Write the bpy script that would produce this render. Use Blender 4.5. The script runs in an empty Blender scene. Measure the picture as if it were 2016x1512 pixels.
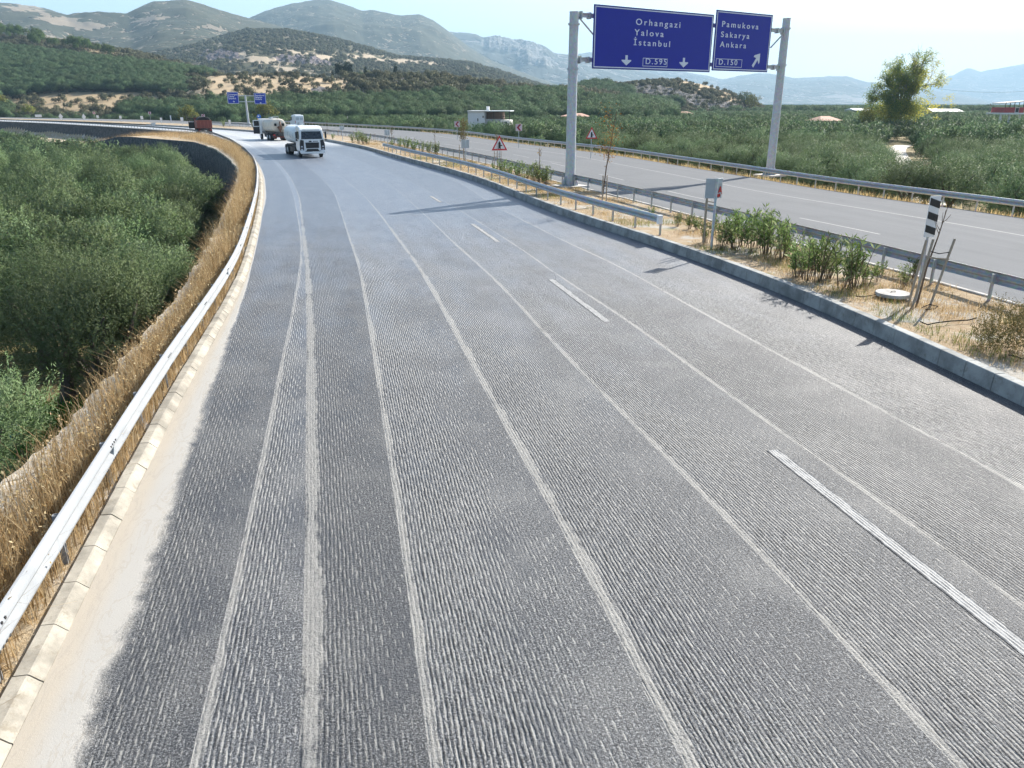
import bpy, math, random
import numpy as np
from mathutils import Vector, Matrix, Euler

SC = bpy.context.scene
COL = SC.collection
R = math.radians
# ------------------------------------------------------------------ camera
CAMH, F, PITCH = 5.0, 1514.0, R(20.0)
cd = bpy.data.cameras.new('camera'); cam = bpy.data.objects.new('camera', cd); COL.objects.link(cam)
cam.location = (0, 0, CAMH); cam.rotation_euler = (R(90) - PITCH, 0, 0)
cd.sensor_width = 36; cd.lens = 36 * F / 2016; cd.clip_start = 0.1; cd.clip_end = 60000
SC.camera = cam
# ------------------------------------------------------------------ light
SUN_EL, SUN_AZ = R(35), R(41)            # azimuth clockwise from +Y
w = bpy.data.worlds.new('World'); SC.world = w; w.use_nodes = True
nt = w.node_tree; bg = nt.nodes['Background']
sky = nt.nodes.new('ShaderNodeTexSky'); sky.sky_type = 'NISHITA'; sky.sun_disc = False
sky.sun_elevation = SUN_EL; sky.sun_rotation = SUN_AZ; sky.altitude = 100
sky.air_density = 1.0; sky.dust_density = 2.0; sky.ozone_density = 1.5
nt.links.new(sky.outputs[0], bg.inputs[0]); bg.inputs[1].default_value = 0.08
ld = bpy.data.lights.new('sun', 'SUN'); ld.energy = 4.5; ld.angle = R(0.53); ld.color = (1.0, 0.945, 0.86)
lo = bpy.data.objects.new('sun', ld); COL.objects.link(lo)
sd = Vector((math.sin(SUN_AZ) * math.cos(SUN_EL), math.cos(SUN_AZ) * math.cos(SUN_EL), math.sin(SUN_EL)))
lo.rotation_euler = sd.to_track_quat('Z', 'Y').to_euler(); lo.location = (60, 60, 80)
SC.view_settings.view_transform = 'Standard'; SC.view_settings.look = 'None'
SC.view_settings.exposure = 1.48; SC.view_settings.gamma = 1
SC.render.engine = 'CYCLES'
cy = SC.cycles
cy.use_denoising = True; cy.denoising_prefilter = 'ACCURATE'; cy.max_bounces = 5; cy.diffuse_bounces = 2; cy.glossy_bounces = 2
cy.transmission_bounces = 2; cy.volume_bounces = 0; cy.transparent_max_bounces = 8
cy.use_adaptive_sampling = True; cy.adaptive_threshold = 0.02; cy.caustics_reflective = False; cy.caustics_refractive = False

HAZE_D = 0.00014
rnd = random.Random(7)
NR = np.random.default_rng(11)
# ------------------------------------------------------------------ photo geometry helpers
def ray(px, py):
    x = (px - 1008) / F; y = (756 - py) / F
    return (x, math.cos(PITCH) + y * math.sin(PITCH), -math.sin(PITCH) + y * math.cos(PITCH))
def G(px, py, z=0.0):                      # point of the ground plane z seen at a photo pixel
    d = ray(px, py); k = (CAMH - z) / -d[2]
    return (k * d[0], k * d[1])
def AT(px, py, Y):                         # point at forward distance Y
    d = ray(px, py); k = Y / d[1]
    return (k * d[0], Y, CAMH + k * d[2])
def PX(X, Y, Z):                           # numpy projection, used for land-cover maps
    zc = Y * math.cos(PITCH) - (Z - CAMH) * math.sin(PITCH); yc = Y * math.sin(PITCH) + (Z - CAMH) * math.cos(PITCH)
    return 1008 + F * X / zc, 756 - F * yc / zc

# ------------------------------------------------------------------ noise
def _h(ix, iy, s):
    n = (ix.astype(np.int64) * 374761393 + iy.astype(np.int64) * 668265263 + s * 974634541) & 0x7fffffff
    n = ((n ^ (n >> 13)) * 1274126177) & 0x7fffffff
    return ((n ^ (n >> 16)) & 0xffff) / 65535.0
def vnoise(x, y, s=0):
    x = np.asarray(x, float); y = np.asarray(y, float)
    ix = np.floor(x); iy = np.floor(y); fx = x - ix; fy = y - iy
    fx = fx * fx * (3 - 2 * fx); fy = fy * fy * (3 - 2 * fy)
    a = _h(ix, iy, s); b = _h(ix + 1, iy, s); c = _h(ix, iy + 1, s); d = _h(ix + 1, iy + 1, s)
    return (a * (1 - fx) + b * fx) * (1 - fy) + (c * (1 - fx) + d * fx) * fy
def fbm(x, y, o=5, s=0, ridged=False):
    x = np.asarray(x, float); y = np.asarray(y, float); t = 0; a = .5; n = 0
    for k in range(o):
        v = vnoise(x, y, s + k)
        if ridged: v = 1 - abs(2 * v - 1)
        t = t + a * v; n += a; a *= .5; x = x * 2.03 + 11.3; y = y * 2.03 - 7.1
    return t / n
def sstep(a, b, x):
    t = np.clip((x - a) / (b - a), 0, 1); return t * t * (3 - 2 * t)

# ------------------------------------------------------------------ objects
def tag(o, label=None, cat=None, group=None, kind=None):
    if label: o['label'] = label
    if cat: o['category'] = cat
    if group: o['group'] = group
    if kind: o['kind'] = kind
    return o
def empty(name, loc=(0, 0, 0), rz=0.0, **kw):
    o = bpy.data.objects.new(name, None); o.empty_display_size = .3; COL.objects.link(o)
    o.location = loc; o.rotation_euler = (0, 0, rz); tag(o, **kw); return o
def link(name, me, parent=None, **kw):
    o = bpy.data.objects.new(name, me); COL.objects.link(o)
    if parent: o.parent = parent
    tag(o, **kw); return o
def np_mesh(name, V, faces, mat, attrs=None, smooth=False):
    me = bpy.data.meshes.new(name)
    V = np.asarray(V, np.float32).reshape(-1, 3); faces = np.asarray(faces, np.int32)
    n, k = faces.shape
    me.vertices.add(len(V)); me.vertices.foreach_set('co', V.ravel())
    me.loops.add(n * k); me.loops.foreach_set('vertex_index', faces.ravel())
    me.polygons.add(n); me.polygons.foreach_set('loop_start', np.arange(0, n * k, k, dtype=np.int32))
    if smooth: me.polygons.foreach_set('use_smooth', np.ones(n, bool))
    for an, av in (attrs or {}).items():
        if an == 'cn': a = me.attributes.new(an, 'FLOAT_VECTOR', 'POINT'); a.data.foreach_set('vector', np.asarray(av, np.float32).ravel()); continue
        a = me.attributes.new(an, 'FLOAT', 'POINT'); a.data.foreach_set('value', np.asarray(av, np.float32).ravel())
    if mat: me.materials.append(mat)
    me.update(calc_edges=True); me.validate(); return me
def grid_faces(nr, nc, off=0):
    i = np.arange(nr - 1)[:, None] * nc + np.arange(nc - 1)[None, :] + off
    return np.stack([i, i + 1, i + nc + 1, i + nc], -1).reshape(-1, 4)

class MB:
    def __init__(s): s.v = []; s.f = []
    def add(s, vs, fs):
        n = len(s.v); s.v += [tuple(v) for v in vs]; s.f += [tuple(i + n for i in f) for f in fs]; return s
    def box(s, c, d, rot=None, taper=1.0):
        x, y, z = d[0] / 2, d[1] / 2, d[2] / 2
        vs = [Vector((sx * x * (taper if sz > 0 else 1), sy * y * (taper if sz > 0 else 1), sz * z)) for sz in (-1, 1) for sx, sy in ((-1, -1), (1, -1), (1, 1), (-1, 1))]
        if rot: m = Euler(rot).to_matrix(); vs = [m @ v for v in vs]
        vs = [v + Vector(c) for v in vs]
        return s.add(vs, [(3, 2, 1, 0), (4, 5, 6, 7), (0, 1, 5, 4), (1, 2, 6, 5), (2, 3, 7, 6), (3, 0, 4, 7)])
    def cone(s, p0, p1, r0, r1=None, n=12, caps=True):
        r1 = r0 if r1 is None else r1; p0 = Vector(p0); p1 = Vector(p1); d = (p1 - p0).normalized()
        a = d.orthogonal().normalized(); b = d.cross(a); vs = []
        for p, r in ((p0, r0), (p1, r1)):
            vs += [p + (a * math.cos(2 * math.pi * k / n) + b * math.sin(2 * math.pi * k / n)) * r for k in range(n)]
        fs = [(k, (k + 1) % n, n + (k + 1) % n, n + k) for k in range(n)]
        if caps: fs += [tuple(range(n - 1, -1, -1)), tuple(range(n, 2 * n))]
        return s.add(vs, fs)
    def tube(s, pts, rad, n=8):
        pts = [Vector(p) for p in pts]; rad = rad if hasattr(rad, '__len__') else [rad] * len(pts); vs = []; pa = None
        for i, p in enumerate(pts):
            d = (pts[min(i + 1, len(pts) - 1)] - pts[max(i - 1, 0)]).normalized()
            a = d.orthogonal() if pa is None else (pa - d * pa.dot(d)); a.normalize(); pa = a; b = d.cross(a)
            vs += [p + (a * math.cos(2 * math.pi * k / n) + b * math.sin(2 * math.pi * k / n)) * rad[i] for k in range(n)]
        fs = [(i * n + k, i * n + (k + 1) % n, (i + 1) * n + (k + 1) % n, (i + 1) * n + k) for i in range(len(pts) - 1) for k in range(n)]
        fs += [tuple(range(n - 1, -1, -1)), tuple(range(len(vs) - n, len(vs)))]
        return s.add(vs, fs)
    def prism(s, poly, a0, a1, axis='x'):   # polygon extruded along an axis; poly holds the other two coordinates
        def mk(p, a): return {'x': (a, p[0], p[1]), 'y': (p[0], a, p[1]), 'z': (p[0], p[1], a)}[axis]
        n = len(poly); vs = [mk(p, a0) for p in poly] + [mk(p, a1) for p in poly]
        return s.add(vs, [tuple(range(n))[::-1], tuple(range(n, 2 * n))] + [(k, (k + 1) % n, n + (k + 1) % n, n + k) for k in range(n)])
    def sweep(s, path, prof, closed=True):  # path Nx2 (x,y) + z list; prof = (offset to the right, z)
        path = np.asarray(path); nrm = normals(path); m = len(prof); vs = []
        for p, q in zip(path, nrm):
            for o, z in prof: vs.append((p[0] + q[0] * o, p[1] + q[1] * o, z))
        fs = []
        for i in range(len(path) - 1):
            for k in range(m if closed else m - 1):
                fs.append((i * m + k, (i + 1) * m + k, (i + 1) * m + (k + 1) % m, i * m + (k + 1) % m))
        if closed: fs += [tuple(range(m)), tuple(range(len(vs) - m, len(vs)))[::-1]]
        return s.add(vs, fs)
    def build(s, name, mat, parent=None, bevel=0, smooth=False, seg=2, **kw):
        me = bpy.data.meshes.new(name); me.from_pydata(s.v, [], s.f)
        if mat: me.materials.append(mat)
        import bmesh
        b = bmesh.new(); b.from_mesh(me); bmesh.ops.recalc_face_normals(b, faces=b.faces); b.to_mesh(me); b.free()
        if smooth:
            me.polygons.foreach_set('use_smooth', [True] * len(me.polygons))
            try: me.set_sharp_from_angle(angle=R(40))
            except Exception: pass
        o = link(name, me, parent, **kw)
        if bevel:
            m = o.modifiers.new('bevel', 'BEVEL'); m.width = bevel; m.segments = seg; m.limit_method = 'ANGLE'; m.angle_limit = R(35)
        return o
def kids(o): return list(o.children)
def copy_tree(o, parent=None):
    c = o.copy(); COL.objects.link(c); c.parent = parent
    for ch in kids(o): copy_tree(ch, c)
    return c

# ------------------------------------------------------------------ paths
def normals(p):                              # unit normals to the RIGHT of travel
    t = np.gradient(np.asarray(p, float), axis=0); t /= np.linalg.norm(t, axis=1)[:, None] + 1e-9
    return np.stack([t[:, 1], -t[:, 0]], 1)
def arclen(p): return np.concatenate([[0], np.cumsum(np.linalg.norm(np.diff(p, axis=0), axis=1))])
def smooth_path(pts, sig=4.0, d=.5):
    p = np.asarray(pts, float); s = arclen(p); t = np.arange(0, s[-1], d)
    q = np.stack([np.interp(t, s, p[:, 0]), np.interp(t, s, p[:, 1])], 1)
    n = int(3 * sig / d); k = np.exp(-.5 * (np.arange(-n, n + 1) * d / sig) ** 2); k /= k.sum()
    a = q[0] + (q[0] - q[1:n + 1])[::-1]; b = q[-1] + (q[-1] - q[-n - 1:-1])[::-1]
    e = np.concatenate([a, q, b])
    return np.stack([np.convolve(e[:, 0], k, 'valid'), np.convolve(e[:, 1], k, 'valid')], 1)
def resample(p, ts):                         # ts arc lengths
    s = arclen(p); return np.stack([np.interp(ts, s, p[:, 0]), np.interp(ts, s, p[:, 1])], 1)
def even(p, step, a=0, b=None):
    s = arclen(p)[-1]; b = s if b is None else min(b, s); return resample(p, np.linspace(a, b, max(2, int(round((b - a) / step)) + 1)))
def offset(p, d): return p + normals(p) * d
def s_at_y(p, y): return float(np.interp(y, p[:, 1], arclen(p)))
def nearest(p, q):
    i = int(np.argmin(((p - np.asarray(q)) ** 2).sum(1))); return i
def heading(p, q):
    i = nearest(p, q); i0, i1 = max(i - 3, 0), min(i + 3, len(p) - 1); t = p[i1] - p[i0]; return math.atan2(t[1], t[0])

Lp = smooth_path([(-1.7, -6), (-3.02, 0)] + [G(*q) for q in [(15, 1490), (222, 1068), (346, 800), (440, 640), (490, 540), (512, 440), (519, 390), (517, 350), (508, 325), (490, 305), (460, 284), (425, 269), (375, 261), (300, 255), (200, 248.5), (100, 243), (0, 239)]] + [(-205, 280), (-270, 315)], 2.6)
Kp = smooth_path([(10.9, -6), (10.15, 3)] + [G(*q) for q in [(2016, 800), (1700, 645), (1490, 555), (1250, 470), (1150, 442), (1040, 400), (971, 369), (901, 345), (797, 317), (717, 293), (642, 278), (571, 268), (519, 262), (459, 257), (400, 253), (310, 248)]] + [(-110, 222), (-140, 249), (-180, 278), (-262, 327)])
ONp = smooth_path([(17.6, -6), (16.3, 6)] + [G(*q, .15) for q in [(2016, 607), (1780, 540), (1671, 511), (1522, 469), (1416, 441), (1200, 384), (1105, 362), (972, 326), (865, 303), (770, 281), (700, 270), (640, 264)]] + [(-47, 166), (-62, 185), (-82, 208), (-107, 233), (-140, 260), (-178, 288), (-260, 337)])
OFp = smooth_path([(33, -6), (29.5, 12)] + [G(*q, .1) for q in [(2016, 428), (1600, 372), (1530, 357), (1300, 320), (1200, 303), (1000, 280), (900, 265), (800, 257), (700, 251), (640, 248)]] + [(-60, 215), (-80, 234), (-112, 262), (-150, 290), (-190, 314), (-270, 358)], sig=5)
Vp = smooth_path([(-6.2, -6), (-6.6, 3)] + [G(*q) for q in [(-5, 965), (150, 800), (290, 650), (385, 530), (440, 420), (468, 360), (470, 330), (455, 310), (425, 290), (380, 276), (300, 270), (250, 266)]] + [(-84, 158.5), (-101, 176), (-122, 199), (-150, 226), (-195, 262), (-268, 306)], sig=2)

# ------------------------------------------------------------------ node material helpers
class NT:
    def __init__(s, name):
        s.m = bpy.data.materials.new(name); s.m.use_nodes = True; s.t = s.m.node_tree
        s.b = s.t.nodes['Principled BSDF']; s.out = s.t.nodes['Material Output']
    def n(s, ty, **kw):
        o = s.t.nodes.new(ty)
        for k, v in kw.items(): setattr(o, k, v)
        return o
    def put(s, sock, v):
        if hasattr(v, 'is_output'): s.t.links.new(v, sock)
        elif v is not None:
            if hasattr(sock.default_value, '__len__'):
                v = tuple(v); sock.default_value = v + (1,) * (len(sock.default_value) - len(v))
            else: sock.default_value = v
    def math(s, op, a, b=0.0, c=None, clamp=False):
        o = s.n('ShaderNodeMath', operation=op, use_clamp=clamp); s.put(o.inputs[0], a); s.put(o.inputs[1], b)
        if c is not None: s.put(o.inputs[2], c)
        return o.outputs[0]
    def mix(s, f, a, b, mode='MIX'):
        o = s.n('ShaderNodeMix', data_type='RGBA', blend_type=mode); s.put(o.inputs[0], f); s.put(o.inputs[6], a); s.put(o.inputs[7], b); return o.outputs[2]
    def mixf(s, f, a, b):
        o = s.n('ShaderNodeMix', data_type='FLOAT'); s.put(o.inputs[0], f); s.put(o.inputs[2], a); s.put(o.inputs[3], b); return o.outputs[0]
    def step(s, x, a, b):
        o = s.n('ShaderNodeMapRange', interpolation_type='SMOOTHSTEP'); s.put(o.inputs[0], x); s.put(o.inputs[1], a); s.put(o.inputs[2], b); return o.outputs[0]
    def attr(s, name): return s.n('ShaderNodeAttribute', attribute_name=name).outputs['Fac']
    def pos(s): return s.n('ShaderNodeNewGeometry').outputs['Position']
    def vec(s, x, y, z=0.0):
        o = s.n('ShaderNodeCombineXYZ'); s.put(o.inputs[0], x); s.put(o.inputs[1], y); s.put(o.inputs[2], z); return o.outputs[0]
    def noise(s, v, scale=1.0, detail=4.0, rough=.55, dist=0.0):
        o = s.n('ShaderNodeTexNoise'); s.put(o.inputs['Vector'], v); o.inputs['Scale'].default_value = scale
        o.inputs['Detail'].default_value = detail; o.inputs['Roughness'].default_value = rough; o.inputs['Distortion'].default_value = dist
        return o.outputs[0]
    def voro(s, v, scale=1.0, feature='F1', out='Distance', rnd_=1.0):
        o = s.n('ShaderNodeTexVoronoi', feature=feature); s.put(o.inputs['Vector'], v); o.inputs['Scale'].default_value = scale
        o.inputs['Randomness'].default_value = rnd_; return o.outputs[out]
    def bump(s, h, dist=.02, strength=1.0):
        o = s.n('ShaderNodeBump'); s.put(o.inputs['Height'], h); o.inputs['Distance'].default_value = dist; s.put(o.inputs['Strength'], strength)
        s.t.links.new(o.outputs[0], s.b.inputs['Normal']); return o.outputs[0]
    def done(s, col=None, rough=.6, metal=0.0, spec=.5):
        if col is not None: s.put(s.b.inputs['Base Color'], col)
        s.put(s.b.inputs['Roughness'], rough); s.put(s.b.inputs['Metallic'], metal); s.put(s.b.inputs['Specular IOR Level'], spec)
        return s.m
def plain(name, col, rough=.5, metal=0.0, var=.12, scale=3.0, spec=.5):
    t = NT(name); c = t.n('ShaderNodeTexCoord').outputs['Object']
    f = t.noise(c, scale, 5, .6)
    g = t.mix(f, tuple(x * (1 - var) for x in col), tuple(min(1, x * (1 + var)) for x in col))
    return t.done(g, t.mixf(f, rough * .85, min(1, rough * 1.15)), metal, spec)

# metals / paints
M = {}
def galv(name, c=(.52, .55, .58)):
    t = NT(name); co = t.n('ShaderNodeTexCoord').outputs['Object']
    f = t.voro(co, 9, out='Color'); f2 = t.noise(co, 1.3, 5, .6)
    k = t.mix(t.n('ShaderNodeSeparateColor').outputs[0] if False else f2, tuple(x * .8 for x in c), c)
    k = t.mix(.12, k, f)
    streak = t.noise(t.n('ShaderNodeMapping').outputs[0] if False else co, 6, 3, .6)
    k = t.mix(t.step(streak, .62, .8), k, tuple(x * .62 for x in c))
    t.bump(f2, .003, .4)
    return t.done(k, t.mixf(f2, .48, .66), .45)
M['galv'] = galv('galvanised_steel')
M['rail'] = galv('guardrail_steel', (.44, .46, .48))
M['railbright'] = plain('weathered_zinc_rail', (.29, .305, .32), .8, .05, .3, 2.2, .15)
M['white'] = plain('white_paint', (.78, .79, .79), .35)
M['whitesign'] = plain('white_sheeting', (.74, .74, .74), .4)
M['letters'] = plain('reflective_letters', (.62, .66, .74), .45, var=.05)
M['blue'] = plain('blue_sign_sheeting', (.004, .014, .29), .42, var=.12, spec=.3)
M['blue2'] = plain('blue_sign_enamel', (.004, .03, .36), .45, var=.08, spec=.3)
M['navy'] = plain('dark_blue_rim', (.01, .018, .12), .5)
M['black'] = plain('black_paint', (.012, .012, .014), .45)
M['rubber'] = plain('rubber', (.018, .018, .018), .8)
M['darkmetal'] = plain('dark_steel', (.05, .048, .046), .55, .3)
M['chassis'] = plain('greasy_chassis', (.035, .03, .028), .7, 0, .4, 5)
M['glass'] = plain('windscreen_glass', (.012, .016, .022), .08, spec=.6)
M['red'] = plain('red_sheeting', (.55, .025, .03), .45)
M['darkred'] = plain('dark_red_sheeting', (.30, .01, .03), .5)
M['pink'] = plain('faded_pink_sheeting', (.62, .48, .5), .5)
M['truckwhite'] = plain('truck_white_paint', (.80, .81, .80), .28)
M['tank'] = plain('tank_pale_paint', (.66, .70, .71), .34, var=.1)
M['tankdirty'] = plain('dusty_cream_tank_paint', (.60, .55, .46), .5, var=.22, scale=1.5)
M['redbody'] = plain('rusty_red_tipper_paint', (.17, .035, .024), .6, var=.45, scale=2)
M['lamp'] = plain('lamp_glass', (.5, .52, .55), .15)
M['redlamp'] = plain('red_lamp', (.4, .01, .01), .3)
M['yellow'] = plain('amber_sheeting', (.75, .38, .02), .45)
M['signblue'] = plain('round_sign_blue', (.01, .12, .45), .4)
M['alu'] = plain('aluminium_sign_back', (.40, .44, .47), .45, .4, .1, 2)
M['graffiti'] = plain('red_graffiti_paint', (.5, .03, .02), .6)
M['wood'] = plain('weathered_stake_wood', (.33, .28, .22), .85, 0, .3, 6)
M['bark'] = plain('bark', (.10, .08, .06), .9, 0, .4, 8)
M['barkpale'] = plain('plane_tree_bark', (.30, .27, .22), .9, 0, .45, 2)
M['twig'] = plain('twig_bark', (.13, .09, .06), .9, 0, .3, 8)
M['concrete'] = plain('concrete', (.46, .44, .41), .85, 0, .2, 2.5)
M['hose'] = plain('black_hose', (.012, .012, .014), .9, spec=.05)
M['plaster'] = plain('pale_plaster', (.62, .64, .68), .85, 0, .12, 1.2)
M['plasterw'] = plain('white_plaster', (.76, .75, .72), .85, 0, .1, 1.2)
M['pinkwall'] = plain('pink_red_wall', (.40, .09, .09), .85, 0, .15, 1)
M['brick'] = plain('red_brick_wall', (.34, .15, .11), .9, 0, .25, 2)
M['terracotta'] = plain('terracotta_roof', (.46, .27, .19), .85, 0, .25, 2)
M['roofred'] = plain('red_sheet_roof', (.52, .06, .07), .5, 0, .1, 1)
M['roofwhite'] = plain('white_sheet_roof', (.75, .76, .76), .45, 0, .08, 1)
M['roofblue'] = plain('blue_grey_sheet', (.12, .17, .22), .5, 0, .15, 1)
M['window'] = plain('window_dark', (.03, .035, .045), .15)
M['bluegreen'] = plain('teal_plastic', (.05, .22, .24), .45)

# ------------------------------------------------------------------ ground materials
def mat_milled():
    t = NT('milled_asphalt'); mu = lambda *a: t.math('MULTIPLY', *a); ma = lambda *a: t.math('MULTIPLY_ADD', *a)
    u = t.attr('au'); v = t.attr('av'); fr = t.attr('af'); wd = t.attr('aw'); co_ = t.attr('ac'); du = t.attr('ad'); br = t.attr('ab'); dist = t.attr('as')
    uv = t.vec(u, v)
    wob = t.noise(t.vec(mu(u, 24.0), mu(v, 11.0)), 1, 3, .75); wob2 = t.noise(t.vec(mu(u, 2.2), mu(v, .9)), 1, 2, .6)
    uw = ma(wob, .022, ma(wob2, .055, u))
    an = t.noise(t.vec(mu(u, 27.0), mu(v, 5.0)), 1, 3, .7); s1 = ma(t.math('SINE', mu(uw, 2 * math.pi / .044)), .55, ma(an, 2.8, -1.4))                      # tooth grooves
    cell = t.math('FLOOR', t.math('DIVIDE', uw, .044)); stag = t.math('FRACT', mu(cell, .381))
    dn = t.noise(t.vec(mu(cell, 7.31), mu(v, 4.2)), 1, 4, .8)
    saw = t.math('PINGPONG', t.math('ADD', mu(v, 4.4), mu(stag, 2.0)), 1.0)
    dash = ma(saw, .42, dn)
    big = t.noise(uv, .5, 5, .62); bigs = t.noise(t.vec(u, mu(v, .28)), 1.1, 5, .65); mid = t.noise(t.vec(mu(u, 3.0), mu(v, 1.1)), 1, 5, .7)
    fine = t.noise(uv, 44, 2, .9); grit = t.noise(uv, 19, 4, .9); stain = t.noise(t.vec(u, mu(v, .6)), .8, 6, .68)
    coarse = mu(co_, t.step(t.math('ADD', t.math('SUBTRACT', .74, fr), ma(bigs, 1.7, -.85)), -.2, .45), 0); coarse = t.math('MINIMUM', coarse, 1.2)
    smooth = t.step(t.math('ADD', dist, ma(bigs, 30.0, -15.0)), 16.0, 46.0)  # slurry, dust and painted sky sheen all grow further up the road
    thr = t.mixf(coarse, .86, .60); thr = ma(mid, .5, t.math('SUBTRACT', thr, .25))
    crest = t.step(ma(grit, .9, t.math('SUBTRACT', s1, .45)), -.15, .65)
    dashm = mu(crest, t.step(t.math('SUBTRACT', dash, thr), -.04, .10))
    base = t.mix(t.step(grit, .32, .68), (.030, .033, .038), (.098, .103, .112))
    base = t.mix(mu(t.step(fine, .54, .62), .9), base, (.30, .305, .31)); base = t.mix(mu(t.step(fine, .47, .38), .95), base, (.006, .0065, .008))
    base = t.mix(mu(t.step(stain, .46, .66), .62), base, (.030, .036, .048))
    base = t.mix(mu(t.math('SUBTRACT', 1.0, coarse), .35), base, t.mix(.5, base, (.05, .062, .085), 'MULTIPLY'))
    dustc = t.mix(t.noise(uv, 1.7, 4, .6), (.36, .352, .328), (.215, .213, .205))
    c = t.mix(mu(dashm, .78), base, dustc)
    film = t.step(ma(mid, .7, ma(big, 1.1, ma(grit, .6, -1.2))), -.10, .26)
    c = t.mix(mu(film, .22), c, dustc)
    deep = mu(t.step(s1, -.18, -.80), mu(coarse, t.step(ma(mid, .6, dn), .58, .84)))
    c = t.mix(mu(deep, .95), c, (.005, .0055, .007))
    slur_sheen = t.mix(t.noise(t.vec(mu(u, 1.2), mu(v, .18)), 1.3, 6, .65), (.085, .113, .160), (.205, .236, .282))  # blue-grey slurry, with the sky's grazing sheen painted into its blue
    c = t.mix(mu(smooth, .64), c, slur_sheen)
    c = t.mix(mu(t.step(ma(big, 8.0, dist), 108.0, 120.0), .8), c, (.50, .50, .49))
    c = t.mix(1.0, c, t.vec(br, br, br), 'MULTIPLY')
    # seam of swept fines along the left edge of each pass: wanders, breaks up
    wand = ma(t.noise(t.vec(wd, mu(v, .7)), 1.0, 4, .65), .16, -.08); us = t.math('ABSOLUTE', t.math('ADD', t.math('SUBTRACT', u, mu(wd, .45)), mu(wand, .45)))
    sn = t.noise(uv, 7.0, 5, .75); sn2 = t.noise(t.vec(mu(wd, 40.0), mu(v, .55)), 1.0, 4, .7)
    sw = mu(wd, ma(sn, .95, ma(sn2, 2.0, -1.0)))
    seam = mu(t.step(t.math('SUBTRACT', sw, us), -.02, .035), t.step(wd, .005, .02))
    seam = mu(seam, ma(t.step(grit, .52, .36), -.55, 1.0))
    c = t.mix(mu(seam, .70), c, t.mix(t.noise(uv, 3.0, 5, .7), (.37, .355, .32), (.21, .207, .197)))
    # gutter: white dust drifts up to a ragged edge
    dn1 = t.noise(t.vec(mu(u, 1.3), v), 2.0, 7, .68, .5); dn3 = t.noise(uv, .4, 3, .5)
    edge = t.math('ADD', fr, ma(dn1, .62, ma(dn3, .42, -.52)))
    gut = mu(du, t.step(edge, .97, .66))
    rip = t.noise(t.vec(mu(u, 2.0), mu(v, .5)), 2.2, 5, .6, 1.0)
    gc = t.mix(t.step(fr, .12, .5), (.40, .355, .29), (.385, .372, .345))
    gc = t.mix(mu(mu(t.step(rip, .485, .515), t.step(rip, .545, .515)), .6), gc, (.33, .30, .255)); gc = t.mix(mu(t.noise(uv, 1.1, 6, .65), .45), gc, (.30, .285, .255))
    c = t.mix(mu(gut, .96), c, gc)
    flat = mu(t.math('SUBTRACT', 1.0, gut), t.math('SUBTRACT', 1.0, mu(seam, .8)))
    hgt = mu(mu(s1, flat), ma(coarse, .75, .10)); hgt = mu(hgt, ma(t.step(ma(mid, .6, dn), .45, 1.0), 1.3, .15)); hgt = mu(hgt, ma(smooth, -.7, 1.0))
    hgt = t.math('ADD', hgt, mu(ma(grit, 1.5, mu(fine, 1.4)), ma(gut, -.88, ma(smooth, -.45, 1.0)))); hgt = ma(mu(dashm, flat), .45, hgt)
    t.bump(hgt, .013, .9)
    rough = t.mixf(gut, t.mixf(smooth, t.mixf(t.step(stain, .4, .7), .68, .5), .42), .9)
    return t.done(c, rough, 0, t.mixf(gut, .42, .1))
def mat_asphalt():
    t = NT('worn_asphalt'); p = t.pos(); u = t.attr('au'); v = t.attr('av'); uv = t.vec(u, v)
    f = t.noise(p, 45, 3, .8); g = t.noise(p, .35, 5, .6); tr = t.noise(t.vec(t.math('MULTIPLY', u, 1.4), t.math('MULTIPLY', v, .03)), 1, 4, .6)
    c = t.mix(f, (.095, .100, .106), (.21, .215, .22)); c = t.mix(t.math('MULTIPLY', t.step(tr, .35, .7), .45), c, (.19, .195, .20))
    c = t.mix(t.math('MULTIPLY', t.step(g, .5, .75), .3), c, (.11, .115, .12))
    t.bump(f, .006, .6)
    return t.done(c, .9, 0, .06)
def mat_soil(name, a, b, c3, green=None, gravel=.3, sc=1.0):
    t = NT(name); p = t.pos(); n1 = t.noise(p, .7 * sc, 6, .65); n2 = t.noise(p, 6 * sc, 5, .7); n3 = t.noise(p, 38 * sc, 3, .7)
    c = t.mix(t.step(n2, .3, .7), a, b); c = t.mix(t.math('MULTIPLY', t.step(n1, .5, .62), .9), c, c3)
    if green: c = t.mix(t.math('MULTIPLY', t.step(t.noise(p, .55 * sc, 5, .7), .56, .7), .75), c, green)
    c = t.mix(t.math('MULTIPLY', t.step(n3, .55, .72), gravel), c, (.62, .58, .52)); c = t.mix(t.math('MULTIPLY', t.step(n3, .42, .3), gravel), c, (.10, .085, .06))
    t.bump(t.math('ADD', n2, t.math('MULTIPLY', n3, .4)), .05 / sc, .8)
    return t.done(c, .95, 0, .15)
M['coping'] = mat_soil('sandy_mortar', (.42, .37, .29), (.50, .45, .37), (.36, .31, .24), None, .2)
M['milled'] = mat_milled(); M['asphalt'] = mat_asphalt()
M['median'] = mat_soil('median_soil', (.27, .19, .11), (.36, .285, .19), (.36, .345, .31), (.15, .17, .055), .4)
M['verge'] = mat_soil('dry_verge_soil', (.34, .25, .14), (.46, .38, .27), (.52, .47, .40), None, .3)
M['basin'] = mat_soil('orchard_soil', (.13, .10, .05), (.20, .17, .08), (.10, .12, .04), (.08, .12, .03), .1)
M['plain'] = mat_soil('plain_soil', (.24, .19, .10), (.30, .25, .15), (.16, .16, .07), (.10, .13, .045), .1, .2)
M['track'] = mat_soil('dirt_track', (.55, .52, .46), (.60, .57, .52), (.50, .46, .40), None, .2)
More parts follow.
